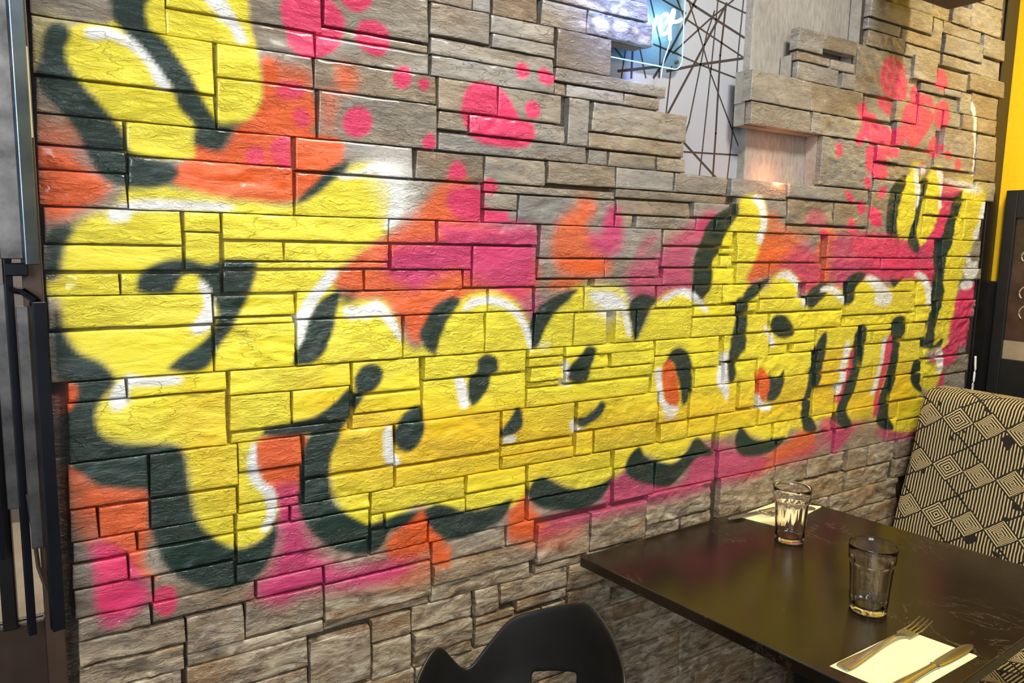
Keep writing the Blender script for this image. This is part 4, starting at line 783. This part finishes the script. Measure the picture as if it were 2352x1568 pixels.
# ------------------------------------------------------------------ setting: the recess behind the opening
o = obj('wall_recess', box(.9, 1.523, D + .075, D + .085, 1.3, 2.75), 'wallpaper'); tag(o, 'pale wallpaper printed with crossing dark lines', kind='structure')
o_paper = o
def strip(bm, pts, y, wd):
    for (a, b) in zip(pts[:-1], pts[1:]):
        a = Vector((a[0], 0, a[1])); b = Vector((b[0], 0, b[1])); t = (b - a).normalized(); n = Vector((-t.z, 0, t.x)) * wd / 2
        a = a - t * wd * .3; b = b + t * wd * .3
        vs = [bm.verts.new((p.x, y + dy, p.z)) for dy in (0, .0006) for p in (a - n, b - n, b + n, a + n)]
        for f in ((0, 1, 2, 3), (7, 6, 5, 4), (0, 4, 5, 1), (1, 5, 6, 2), (2, 6, 7, 3), (3, 7, 4, 0)): bm.faces.new([vs[i] for i in f])
for i, pl in enumerate(WLINES):
    bm = bmesh.new(); strip(bm, pl, D + .0748 - (i % 5) * .00004, .0042 if i % 3 else .0062); obj('printed_line', bm, 'wall_line', o)
bm = box(1.523, 2.0, D + .05, D + .34, 1.3, 2.75, .003)
o = obj('wall_pillar', bm, 'plaster'); tag(o, 'rough grey plastered pillar standing in the opening', kind='structure')
bm = box(1.7585, 1.80, D + .012, D + .06, 1.597, 1.722, .004); obj('jamb', bm, 'plaster', o)

lr = random.Random(4)
for i in range(22):
    a_ = lr.uniform(0, PI); cx_, cz_ = lr.uniform(1.15, 1.5), lr.uniform(2.08, 2.6); q_ = lr.uniform(.1, .3)
    e_ = [(cx_ + s_ * math.cos(a_) * q_, cz_ + s_ * math.sin(a_) * q_) for s_ in (-1, 1)]
    e_ = [(min(max(x, 1.1), 1.52), min(max(z, 2.02), 2.74)) for x, z in e_]
    bm = bmesh.new(); strip(bm, e_, D + .0748 - (i % 5) * .00004, .0048); obj('printed_line', bm, 'wall_line', o_paper)
# neon sign
sg = thing('neon_sign', 'glowing white neon lettering on a clear acrylic board in the wall opening', 'sign', (1.2, D + .055, 1.9))
def loc(o, root):
    o.parent = root; o.matrix_parent_inverse = Matrix.Translation(root.location).inverted() @ Matrix.Identity(4); return o
def rounded_rect(x0, x1, z0, z1, r, n=6):
    pts = []
    for cx, cz, a0 in ((x1 - r, z0 + r, -90), (x1 - r, z1 - r, 0), (x0 + r, z1 - r, 90), (x0 + r, z0 + r, 180)):
        for k in range(n + 1):
            a = R(a0 + 90 * k / n); pts.append((cx + r * math.cos(a), cz + r * math.sin(a)))
    return pts
SX0, SX1, SZ0, SZ1 = .96, 1.2917, 1.8375, 2.2
def prism_y(pts, y0, y1):
    bm = bmesh.new(); a = [bm.verts.new((x, y0, z)) for x, z in pts]; b = [bm.verts.new((x, y1, z)) for x, z in pts]
    n = len(pts); bm.faces.new(a); bm.faces.new(b[::-1])
    for i in range(n): bm.faces.new((a[i], b[i], b[(i + 1) % n], a[(i + 1) % n]))
    return bm
rp = rounded_rect(SX0, SX1, SZ0, SZ1, .025)
loc(obj('acrylic_board', prism_y(rp, D + .053, D + .057), 'acrylic'), sg)
bm = bmesh.new(); tube(bm, [(x, D + .0545, z) for x, z in rp + rp[:2]], .0013, 6); loc(obj('board_edge', bm, 'edge_glow'), sg)
bm = bmesh.new(); tube(bm, [(1.273, D + .056, 1.853), (1.273, D + .049, 1.853)], .0045, 14); loc(obj('standoff', bm, 'chrome'), sg)
for i, st in enumerate(NEON):
    p = catmull([(x, D + .045 - (.002 if i % 2 else 0), z) for x, z in st], 6)
    bm = bmesh.new(); tube(bm, p, .0036 if i < 4 else .0012, 10)
    loc(obj('letter_stroke' if i < 4 else 'lead_wire', bm, 'neon' if i < 4 else 'white', None, True), sg)
nl = bpy.data.lights.new('neon_glow', 'POINT'); nl.energy = .30; nl.color = (.45, .75, 1.); nl.shadow_soft_size = .03
no = bpy.data.objects.new('neon_glow', nl); COL.objects.link(no); no.location = (1.215, D + .03, 1.925)
spot('blue_stone_fill', (1.16, D - .30, 2.16), (1.07, D, 1.955), 26, (.10, .26, 1.), 42, .8, .05)  # added unseen blue spot tinting the stones beside the sign
nl = bpy.data.lights.new('recess_strip_light', 'POINT'); nl.energy = .42; nl.color = (1., .34, .14); nl.shadow_soft_size = .02
no = bpy.data.objects.new('recess_strip_light', nl); COL.objects.link(no); no.location = (1.60, D + .0, 1.60)

# ------------------------------------------------------------------ setting: room shell
tag(obj('floor', box(-2.2, 2.95, -3.2, 3.07, -.08, 0), 'floor_dark'), 'dark brown floor', kind='structure')
tag(obj('floor_beyond', box(-2.2, 2.95, 3.07, 4.3, -.08, 0), 'floor_light'), 'pale stone tiled floor beyond the glass door', kind='structure')
tag(obj('ceiling', box(-2.2, 2.95, -3.2, 4.3, 2.8, 2.88), 'ceiling'), 'dark grey ceiling', kind='structure')
tag(obj('wall_far', box(-2.2, 2.95, 4.3, 4.38, 0, 2.8), 'grey_wall'), 'plain wall beyond the glass door', kind='structure')
wr = obj('wall_right', box(2.75, 2.83, -3.2, 1.33, 1.335, 2.8), 'yellow'); tag(wr, 'yellow painted wall beside the stone wall', kind='structure')
wo = obj('wainscot', box(2.74, 2.83, -3.2, 1.33, 0, 1.333, .002), 'black_trim'); tag(wo, 'black panelling below the yellow wall', kind='structure')
t1 = obj('trim_1', box(2.672, 2.748, 1.262, 1.33, 0, 2.8, .002), 'black_trim'); tag(t1, 'black upright trim closing the stone wall', kind='structure')
obj('trim_return', box(2.690, 2.7495, 1.268, 1.30, .98, 2.8, .002), 'black_trim', t1)
obj('chrome_bead', box(2.7060, 2.7085, 1.264, 1.2685, 1.02, 1.86), 'chrome', t1)
# ------------------------------------------------------------------ left: glazed door with pull bars
dr = obj('door_1', box(-.021, .0035, 1.238, 1.33, 0, 2.8, .002), 'brown_post'); tag(dr, 'brown door post at the left end of the stone wall', kind='structure')
obj('bottom_rail', box(-.9, -.021, 1.30, 1.33, 0, .835, .002), 'brown_post', dr)
obj('door_stile', box(-.075, -.056, 1.285, 1.33, .835, 2.8, .002), 'black_trim', dr)
obj('glass_pane', box(-.9, -.021, 1.312, 1.318, .835, 2.8), 'pane', dr)
def bar(name, m, x, y, z0, z1, wx, wy, rz, parent):
    bm = box(-wx / 2, wx / 2, -wy / 2, wy / 2, z0, z1, .0012); o = obj(name, bm, m, parent); o.location = (x, y, 0); o.rotation_euler = (0, 0, rz); return o
h1 = thing('pull_handle', 'upper polished steel pull handle beside the stone wall', 'handle', (0, 0, 0), 0, None)
bar('grip', 'chrome', -.0085, 1.20, 1.388, 2.6, .017, .012, R(18), h1)
bar('back_plate', 'grey_steel', -.030, 1.222, 1.395, 2.6, .027, .012, R(-6), h1)
obj('bracket', box(-.04, -.012, 1.212, 1.236, 1.372, 1.39, .002), 'blue_black', h1)
h2 = thing('pull_handle', 'lower blue-black pull handle ending low beside the stone wall', 'handle', (0, 0, 0), 0, None)
bar('grip', 'blue_black', -.0045, 1.20, .862, 1.338, .0165, .016, R(14), h2)
bar('back_plate', 'grey_steel', -.0225, 1.226, .98, 1.33, .015, .01, R(-8), h2)
bm = bmesh.new(); tube(bm, [(-.0295, 1.23, 1.352), (-.02, 1.222, 1.350), (-.004, 1.205, 1.338)], .0055, 8); obj('bracket', bm, 'dark_chrome', h2)
bm = bmesh.new(); tube(bm, [(-.031, 1.232, 1.06), (-.024, 1.226, .95), (-.008, 1.21, .885)], .0028, 8); obj('stay', bm, 'brown_post', h2)
h3 = thing('pull_handle', 'black pull handle furthest left with its end lowest', 'handle', (0, 0, 0), 0, None)
bar('grip', 'blue_black', -.0375, 1.245, .842, 1.7, .010, .014, R(10), h3)
bar('grip', 'blue_black', -.068, 1.26, .96, 1.7, .008, .014, R(10), h3)
bar('back_plate', 'grey_steel', -.0495, 1.268, 1.03, 1.36, .016, .008, R(-10), h3)
for (z0, z1) in ((1.12, 1.26), (.99, 1.03), (1.56, 1.68)):
    obj('hinge', box(-.0015, .0028, 1.2335, 1.2385, z0, z1, .0005), 'paper', dr)

# ------------------------------------------------------------------ picture and yellow wall things
pf = thing('picture_frame', 'black framed brown picture hanging beside the corner on the yellow wall', 'picture', (2.735, 1.2, 1.36))
def lobj(name, bm, m, root, smooth=False): return loc(obj(name, bm, m, None, smooth), root)
bm = bmesh.new()
add_box(bm, 2.722, 2.75, 1.196, 1.232, .9, 1.636, .002); add_box(bm, 2.722, 2.75, .58, .62, .9, 1.636, .002)
add_box(bm, 2.722, 2.75, .62, 1.196, 1.545, 1.636, .002); add_box(bm, 2.722, 2.75, .62, 1.196, .9, 1.078, .002)
lobj('frame', bm, 'black_matte', pf)
lobj('print', box(2.733, 2.742, .62, 1.196, 1.078, 1.545), mottled('print_brown', L(44, 34, 24), L(80, 58, 44), 14, .35), pf)
M['print_cream'] = mottled('print_scroll_cream', L(170, 150, 124), L(190, 170, 144), 20, .4)
lobj('print_band', box(2.7318, 2.733, .62, 1.196, 1.078, 1.14), mottled('print_cream', L(150, 134, 104), L(170, 154, 124), 20, .4), pf)
for (cy, cz, r_) in ((1.11, 1.30, .055), (1.12, 1.42, .05), (1.10, 1.235, .06)):
    pts = [(2.7322, cy + r_ * math.cos(R(a)), cz + r_ * .6 * math.sin(R(a))) for a in range(-30, 150, 12)]
    bm = bmesh.new(); tube(bm, pts, .0022, 6); lobj('print_scroll', bm, 'print_cream', pf)
cb = bmesh.new(); tube(cb, catmull([(2.6405, D - .018, 1.085), (2.6425, D - .02, 1.04), (2.639, D - .02, .99), (2.641, D - .018, .93), (2.64, D - .018, .5), (2.645, D - .018, 0.02)], 5), .0035, 8)
tag(obj('cable', cb, 'white', None, True), 'white cable hanging from the black trim behind the banquette', 'cable')
# black lamp body at the top right edge of the picture
lp = thing('wall_speaker', 'black box mounted on the stones at the top edge of the picture', 'speaker', (2.0, 1.1, 2.15))
lobj('housing', box(1.86, 2.128, 1.05, 1.16, 2.081, 2.26, .012, 4), 'black_matte', lp)
lobj('bracket', box(1.98, 2.04, 1.16, 1.245, 2.12, 2.2, .003), 'black_trim', lp)
lobj('grille', box(1.875, 2.113, 1.046, 1.052, 2.10, 2.245, .002), 'black_trim', lp)

# ------------------------------------------------------------------ table
TA, TB, TC, TD = (.971, 1.2235), (1.053, .526), (1.81, .570), (1.7255, 1.243)
tb = thing('dining_table', 'dark brown stone effect dining table pushed up to the wall', 'table', (1.4, .88, 0))
lobj('table_top', prism([TA, TB, TC, TD], .727, .75, .0025), 'table', tb)
lobj('pedestal', box(1.36, 1.43, .82, .89, .03, .72, .006), 'black_matte', tb)
lobj('top_plate', box(1.18, 1.61, .68, 1.04, .718, .727, .002), 'black_matte', tb)
lobj('foot', box(1.10, 1.69, .82, .89, 0, .03, .006), 'black_matte', tb)
lobj('foot', box(1.36, 1.43, .60, 1.10, 0, .029, .006), 'black_matte', tb)

# ------------------------------------------------------------------ banquette
bq = thing('banquette', 'black and cream patterned banquette with a high back beside the table', 'sofa', (2.2, .2, 0))
def fabric_mesh(name, prof, y0, y1, root, m='fabric'):
    # prof: closed outline in (x, z); swept along y with rounded ends
    n = len(prof); ys = []
    ny = 40
    for k in range(ny + 1): ys.append(y0 + (y1 - y0) * k / ny)
    cx = sum(p[0] for p in prof) / n; cz = sum(p[1] for p in prof) / n
    ins = []
    for y in ys:
        d = min(y - y0, y1 - y); ins.append(0 if d > .02 else .02 - math.sqrt(max(0, .02 ** 2 - (.02 - d) ** 2)))
    ys2 = [y0, y0 + .002, y0 + .006, y0 + .012] + ys[1:-1] + [y1 - .012, y1 - .006, y1 - .002, y1]
    ys2 = sorted(set(ys2)); bm = bmesh.new(); rings = []
    arc = [0]
    for a, b in zip(prof, prof[1:] + prof[:1]): arc.append(arc[-1] + math.hypot(b[0] - a[0], b[1] - a[1]))
    for y in ys2:
        d = min(y - y0, y1 - y); q = 0 if d > .02 else .02 - math.sqrt(max(0, .02 ** 2 - (.02 - d) ** 2))
        ring = []
        for (x, z) in prof:
            vx, vz = cx - x, cz - z; l_ = math.hypot(vx, vz); ring.append(bm.verts.new((x + vx / l_ * q, y, z + vz / l_ * q)))
        rings.append(ring)
    for a, b in zip(rings[:-1], rings[1:]):
        for k in range(n): bm.faces.new((a[k], b[k], b[(k + 1) % n], a[(k + 1) % n]))
    bm.faces.new(rings[0]); bm.faces.new(rings[-1][::-1])
    me = bpy.data.meshes.new(name); bmesh.ops.recalc_face_normals(bm, faces=bm.faces[:])
    at = None
    bm.to_mesh(me); bm.free()
    for p in me.polygons: p.use_smooth = True
    w_ = me.attributes.new('weave', 'FLOAT_VECTOR', 'POINT'); i = 0; vals = []
    for y in ys2:
        for k in range(n): vals += [-y, arc[k], 0]
    w_.data.foreach_set('vector', vals)
    o = link(name, me, m); return loc(o, root)
# profile starts at the foot of the front face so that the arc length is the height up the front
back = [(2.13, .46), (2.16, .56), (2.18, .64), (2.205, .72), (2.225, .80), (2.243, .88), (2.256, .94), (2.264, .97), (2.276, .995), (2.292, 1.01), (2.32, 1.018), (2.37, 1.018), (2.40, 1.01), (2.42, .99), (2.43, .96), (2.43, .70), (2.43, .46)]
fabric_mesh('backrest', back, -1.3, 1.205, bq)
seat = [(1.66, .36), (1.655, .42), (1.665, .455), (1.69, .468), (1.76, .474), (1.9, .476), (2.05, .474), (2.125, .468), (2.15, .45), (2.15, .36)]
fabric_mesh('seat', seat, -1.3, 1.205, bq)
lobj('plinth', box(1.72, 2.42, -1.28, 1.19, 0, .36, .004), 'black_matte', bq)

# ------------------------------------------------------------------ tumblers
def tumbler():
    prof_o = [(.0, .0), (.028, 0), (.0315, .0012), (.0325, .004), (.0330, .012), (.0345, .04), (.0362, .07), (.0372, .086), (.0378, .092), (.0402, .0965), (.0412, .102), (.0420, .118), (.0428, .1285), (.0431, .1298), (.0425, .1306)]
    prof_i = [(.0414, .1298), (.0406, .118), (.0396, .102), (.0372, .094), (.0355, .084), (.0343, .066), (.0325, .036), (.0312, .016), (.0290, .0115), (.02, .0105), (0, .010)]
    N = 96; bm = bmesh.new(); rings = []
    for i, (r_, z) in enumerate(prof_o + prof_i):
        if r_ == 0: rings.append([bm.verts.new((0, 0, z))]); continue
        outer = i < len(prof_o); ring = []
        for k in range(N):
            a = 2 * PI * k / N; ph = (a % (2 * PI / 10)) - PI / 10
            fac = math.cos(PI / 10) / math.cos(ph)
            zz = z
            if outer and .003 < z < .0915: rad = r_ * (fac * 1.035)
            elif outer and .0915 <= z < .0965: rad = r_ * (1 + (fac * 1.035 - 1) * .6); zz = z + .0035 * (1 - abs(ph) / (PI / 10)) ** .5
            else: rad = r_
            ring.append(bm.verts.new((rad * math.cos(a), rad * math.sin(a), zz)))
        rings.append(ring)
    for a, b in zip(rings[:-1], rings[1:]):
        for k in range(N):
            if len(a) == 1: bm.faces.new((a[0], b[(k + 1) % N], b[k]))
            elif len(b) == 1: bm.faces.new((a[k], a[(k + 1) % N], b[0]))
            else: bm.faces.new((a[k], a[(k + 1) % N], b[(k + 1) % N], b[k]))
    return bm
g1 = obj('tumbler', tumbler(), 'glass', None, True); g1.location = (1.3004, .7541, .7502); g1.rotation_euler = (0, 0, R(12))
tag(g1, 'empty clear fluted tumbler in the middle of the table nearest the fork', 'glass', 'clear tumblers on the table')
g2 = g1.copy(); COL.objects.link(g2); g2.location = (1.4565, 1.0499, .7502); g2.rotation_euler = (0, 0, R(40))
g2['label'] = 'clear fluted tumbler standing by the stone wall in front of the far napkin'

# ------------------------------------------------------------------ napkins and cutlery
def napkin(pts, label):
    cx = sum(p[0] for p in pts) / 4; cy = sum(p[1] for p in pts) / 4
    t = thing('napkin', label, 'napkin', (cx, cy, .7501), 0, 'folded paper napkins')
    for k in range(3):
        s = 1 - .012 * k
        q = [((x - cx) * s + .0008 * k, (y - cy) * s) for x, y in pts]
        obj('fold_layer', prism(q, .0008 * k + .0001, .0008 * (k + 1), .0003, 1), 'paper', t)
    return t
n1 = [(1.063, .6727), (1.2866, .6749), (1.3095, .5613)]; n1.append((n1[0][0] + n1[2][0] - n1[1][0], n1[0][1] + n1[2][1] - n1[1][1]))
napkin(n1, 'folded cream napkin at the front edge of the table')
napkin([(1.4696, 1.215), (1.655, 1.236), (1.7256, 1.1517), (1.5055, 1.1086)], 'folded cream napkin by the stone wall behind a tumbler')
def blade_mesh(cl, wd, th):
    # cl: centreline points (x, y, z); wd: half widths; th: half thickness
    bm = bmesh.new(); rings = []
    n = len(cl)
    for i, p in enumerate(cl):
        p = Vector(p); t = (Vector(cl[min(i + 1, n - 1)]) - Vector(cl[max(i - 1, 0)])).normalized()
        s = t.cross(Vector((0, 0, 1))).normalized(); u = s.cross(t).normalized(); w_ = wd[i]; h_ = th[i] if isinstance(th, list) else th
        rings.append([bm.verts.new(p + s * w_ * math.cos(a) + u * h_ * math.sin(a)) for a in [2 * PI * k / 12 for k in range(12)]])
    for a, b in zip(rings[:-1], rings[1:]):
        for k in range(12): bm.faces.new((a[k], a[(k + 1) % 12], b[(k + 1) % 12], b[k]))
    bm.faces.new(rings[0][::-1]); bm.faces.new(rings[-1])
    return bm
def make_fork(a, b, label, side=1.):
    # a: end of the handle, b: tips of the tines
    A = Vector((a[0], a[1], 0)); B = Vector((b[0], b[1], 0)); Ln = (B - A).length
    t = thing('fork', label, 'fork', (a[0], a[1], .7526), math.atan2(B.y - A.y, B.x - A.x), 'forks on the napkins')
    s = Ln
    ctrl = [(0, 0, .0022, .0085), (.008, 0, .0024, .0105), (.03, 0, .0030, .0098), (.075, 0, .0050, .0062), (.115, 0, .0095, .0038), (.145, 0, .0110, .0033), (.165, 0, .0065, .0042), (.178, 0, .0030, .0095)]
    k = s / .245
    cl = catmull([(x * k, y, z, w_) for x, y, z, w_ in ctrl], 5)
    obj('handle', blade_mesh([(c[0], c[1], c[2]) for c in cl], [c[3] * 1.15 for c in cl], .0013), 'steel', t, True)
    bm = bmesh.new(); add_box(bm, .172 * k, .196 * k, -.0125, .0125, .0020, .0038, .0008)
    for v in bm.verts: v.co.z += abs(v.co.y) * .12
    obj('neck', bm, 'steel', t, False)
    for q in range(4):
        y0 = -.0108 + q * .0072
        pts = [(.193 * k, y0, .0032 + abs(y0) * .12), (.21 * k, y0 * 1.02, .0048), (.228 * k, y0 * 1.03, .0085), (.245 * k, y0 * 1.03, .0135)]
        cl2 = catmull(pts, 4)
        obj('tine', blade_mesh([tuple(c) for c in cl2], [.0019 - .0011 * i / len(cl2) for i in range(len(cl2))], .0009), 'steel', t, True)
    return t
def make_knife(a, b, label):
    A = Vector((a[0], a[1], 0)); B = Vector((b[0], b[1], 0)); Ln = (B - A).length; k = Ln / .235
    t = thing('table_knife', label, 'knife', (a[0], a[1], .7526), math.atan2(B.y - A.y, B.x - A.x), 'table knives on the napkins')
    ctrl = [(0, .0030, .0070, .0030), (.006, .0034, .0092, .0034), (.03, .0036, .0088, .0036), (.08, .0036, .0066, .0036), (.112, .0036, .0066, .0036), (.118, .0036, .0085, .0040), (.122, .0034, .0070, .0030)]
    cl = catmull(ctrl, 5)
    obj('handle', blade_mesh([(c[0] * k, 0, c[1]) for c in cl], [c[2] for c in cl], [float(c[3]) * .9 for c in cl]), 'steel', t, True)
    bl = [(.12, .0034, .0062), (.135, .0032, .0088), (.17, .0031, .0100), (.205, .0030, .0098), (.222, .0030, .0078), (.232, .0030, .0044), (.235, .0030, .0008)]
    cl = catmull(bl, 5)
    obj('blade', blade_mesh([(c[0] * k, 0, c[1]) for c in cl], [c[2] for c in cl], .0007), 'steel', t, True)
    return t
make_fork((1.070, .655), (1.335, .662), 'steel fork lying on the front napkin with tines raised')
make_knife((1.085, .578), (1.332, .581), 'steel table knife on the front napkin beside the fork')
make_fork((1.69, 1.152), (1.508, 1.182), 'steel fork on the far napkin behind the tumbler')
make_knife((1.66, 1.192), (1.425, 1.207), 'steel table knife on the far napkin nearest the stone wall')

# ------------------------------------------------------------------ chair
CH_C = Vector((.586, .917, 0)); CH_F = R(190.2)     # centre of the shell, direction the chair faces
def chair():
    t = thing('armchair', 'black plastic shell armchair with a slot in its back at the left of the table', 'chair', (CH_C.x, CH_C.y, 0), CH_F)
    # local frame: +x is the way it faces, back is at -x
    nA, nT = 96, 22; th = .007; AM = 118
    aa = np.linspace(-AM, AM, nA + 1)
    rimz = np.interp(abs(aa), [0, 25, 45, 68, 72, 88, 94, 118], [.815, .778, .752, .660, .660, .728, .730, .690])
    k = np.array([1, 3, 4, 3, 1.]); k /= k.sum(); rz = np.convolve(np.pad(rimz, 2, 'edge'), k, 'valid')
    def pt(i, v, off=0.):
        a = aa[i]; z0 = .44; z = z0 + (rz[i] - z0) * v
        r_ = .195 * (1 - .097 * (a / 90) ** 2) * (.84 + .16 * min(1, v * 1.5) ** .8) + .012 * max(0, v - .9) - off
        return Vector((-r_ * math.cos(R(a)), -r_ * math.sin(R(a)), z))
    def hole(i, j):
        if not (0 <= i < nA and 0 <= j < nT): return True
        a = (aa[i] + aa[i + 1]) / 2; v = (j + .5) / nT
        return 5 < a < 33 and .55 < v < .65
    bm = bmesh.new(); outer = [[bm.verts.new(pt(i, j / nT)) for j in range(nT + 1)] for i in range(nA + 1)]
    inner = [[bm.verts.new(pt(i, j / nT, th)) for j in range(nT + 1)] for i in range(nA + 1)]
    for i in range(nA):
        for j in range(nT):
            if hole(i, j): continue
            bm.faces.new((outer[i][j], outer[i][j + 1], outer[i + 1][j + 1], outer[i + 1][j]))
            bm.faces.new((inner[i][j], inner[i + 1][j], inner[i + 1][j + 1], inner[i][j + 1]))
            for (di, dj, a, b) in ((-1, 0, (i, j), (i, j + 1)), (1, 0, (i + 1, j), (i + 1, j + 1)), (0, -1, (i, j), (i + 1, j)), (0, 1, (i, j + 1), (i + 1, j + 1))):
                if hole(i + di, j + dj): bm.faces.new((outer[a[0]][a[1]], outer[b[0]][b[1]], inner[b[0]][b[1]], inner[a[0]][a[1]]))
    o = obj('shell', bm, 'plastic', t, True)
    sb = o.modifiers.new('round', 'SUBSURF'); sb.levels = 1; sb.render_levels = 2
    # seat pan
    bm = bmesh.new(); pts = []
    for k in range(40):
        a = 2 * PI * k / 40; pts.append((.158 * math.cos(a) * (1.15 if math.cos(a) > 0 else 1), .15 * math.sin(a)))
    obj('seat', prism(pts, .425, .45, .008, 3), 'plastic', t, True)
    for sx in (-1, 1):
        for sy in (-1, 1):
            bm = bmesh.new(); tube(bm, [(sx * .11, sy * .10, .427), (sx * .17, sy * .16, 0)], [.014, .009], 12); obj('leg', bm, 'black_matte', t, True)
    return t
chair()
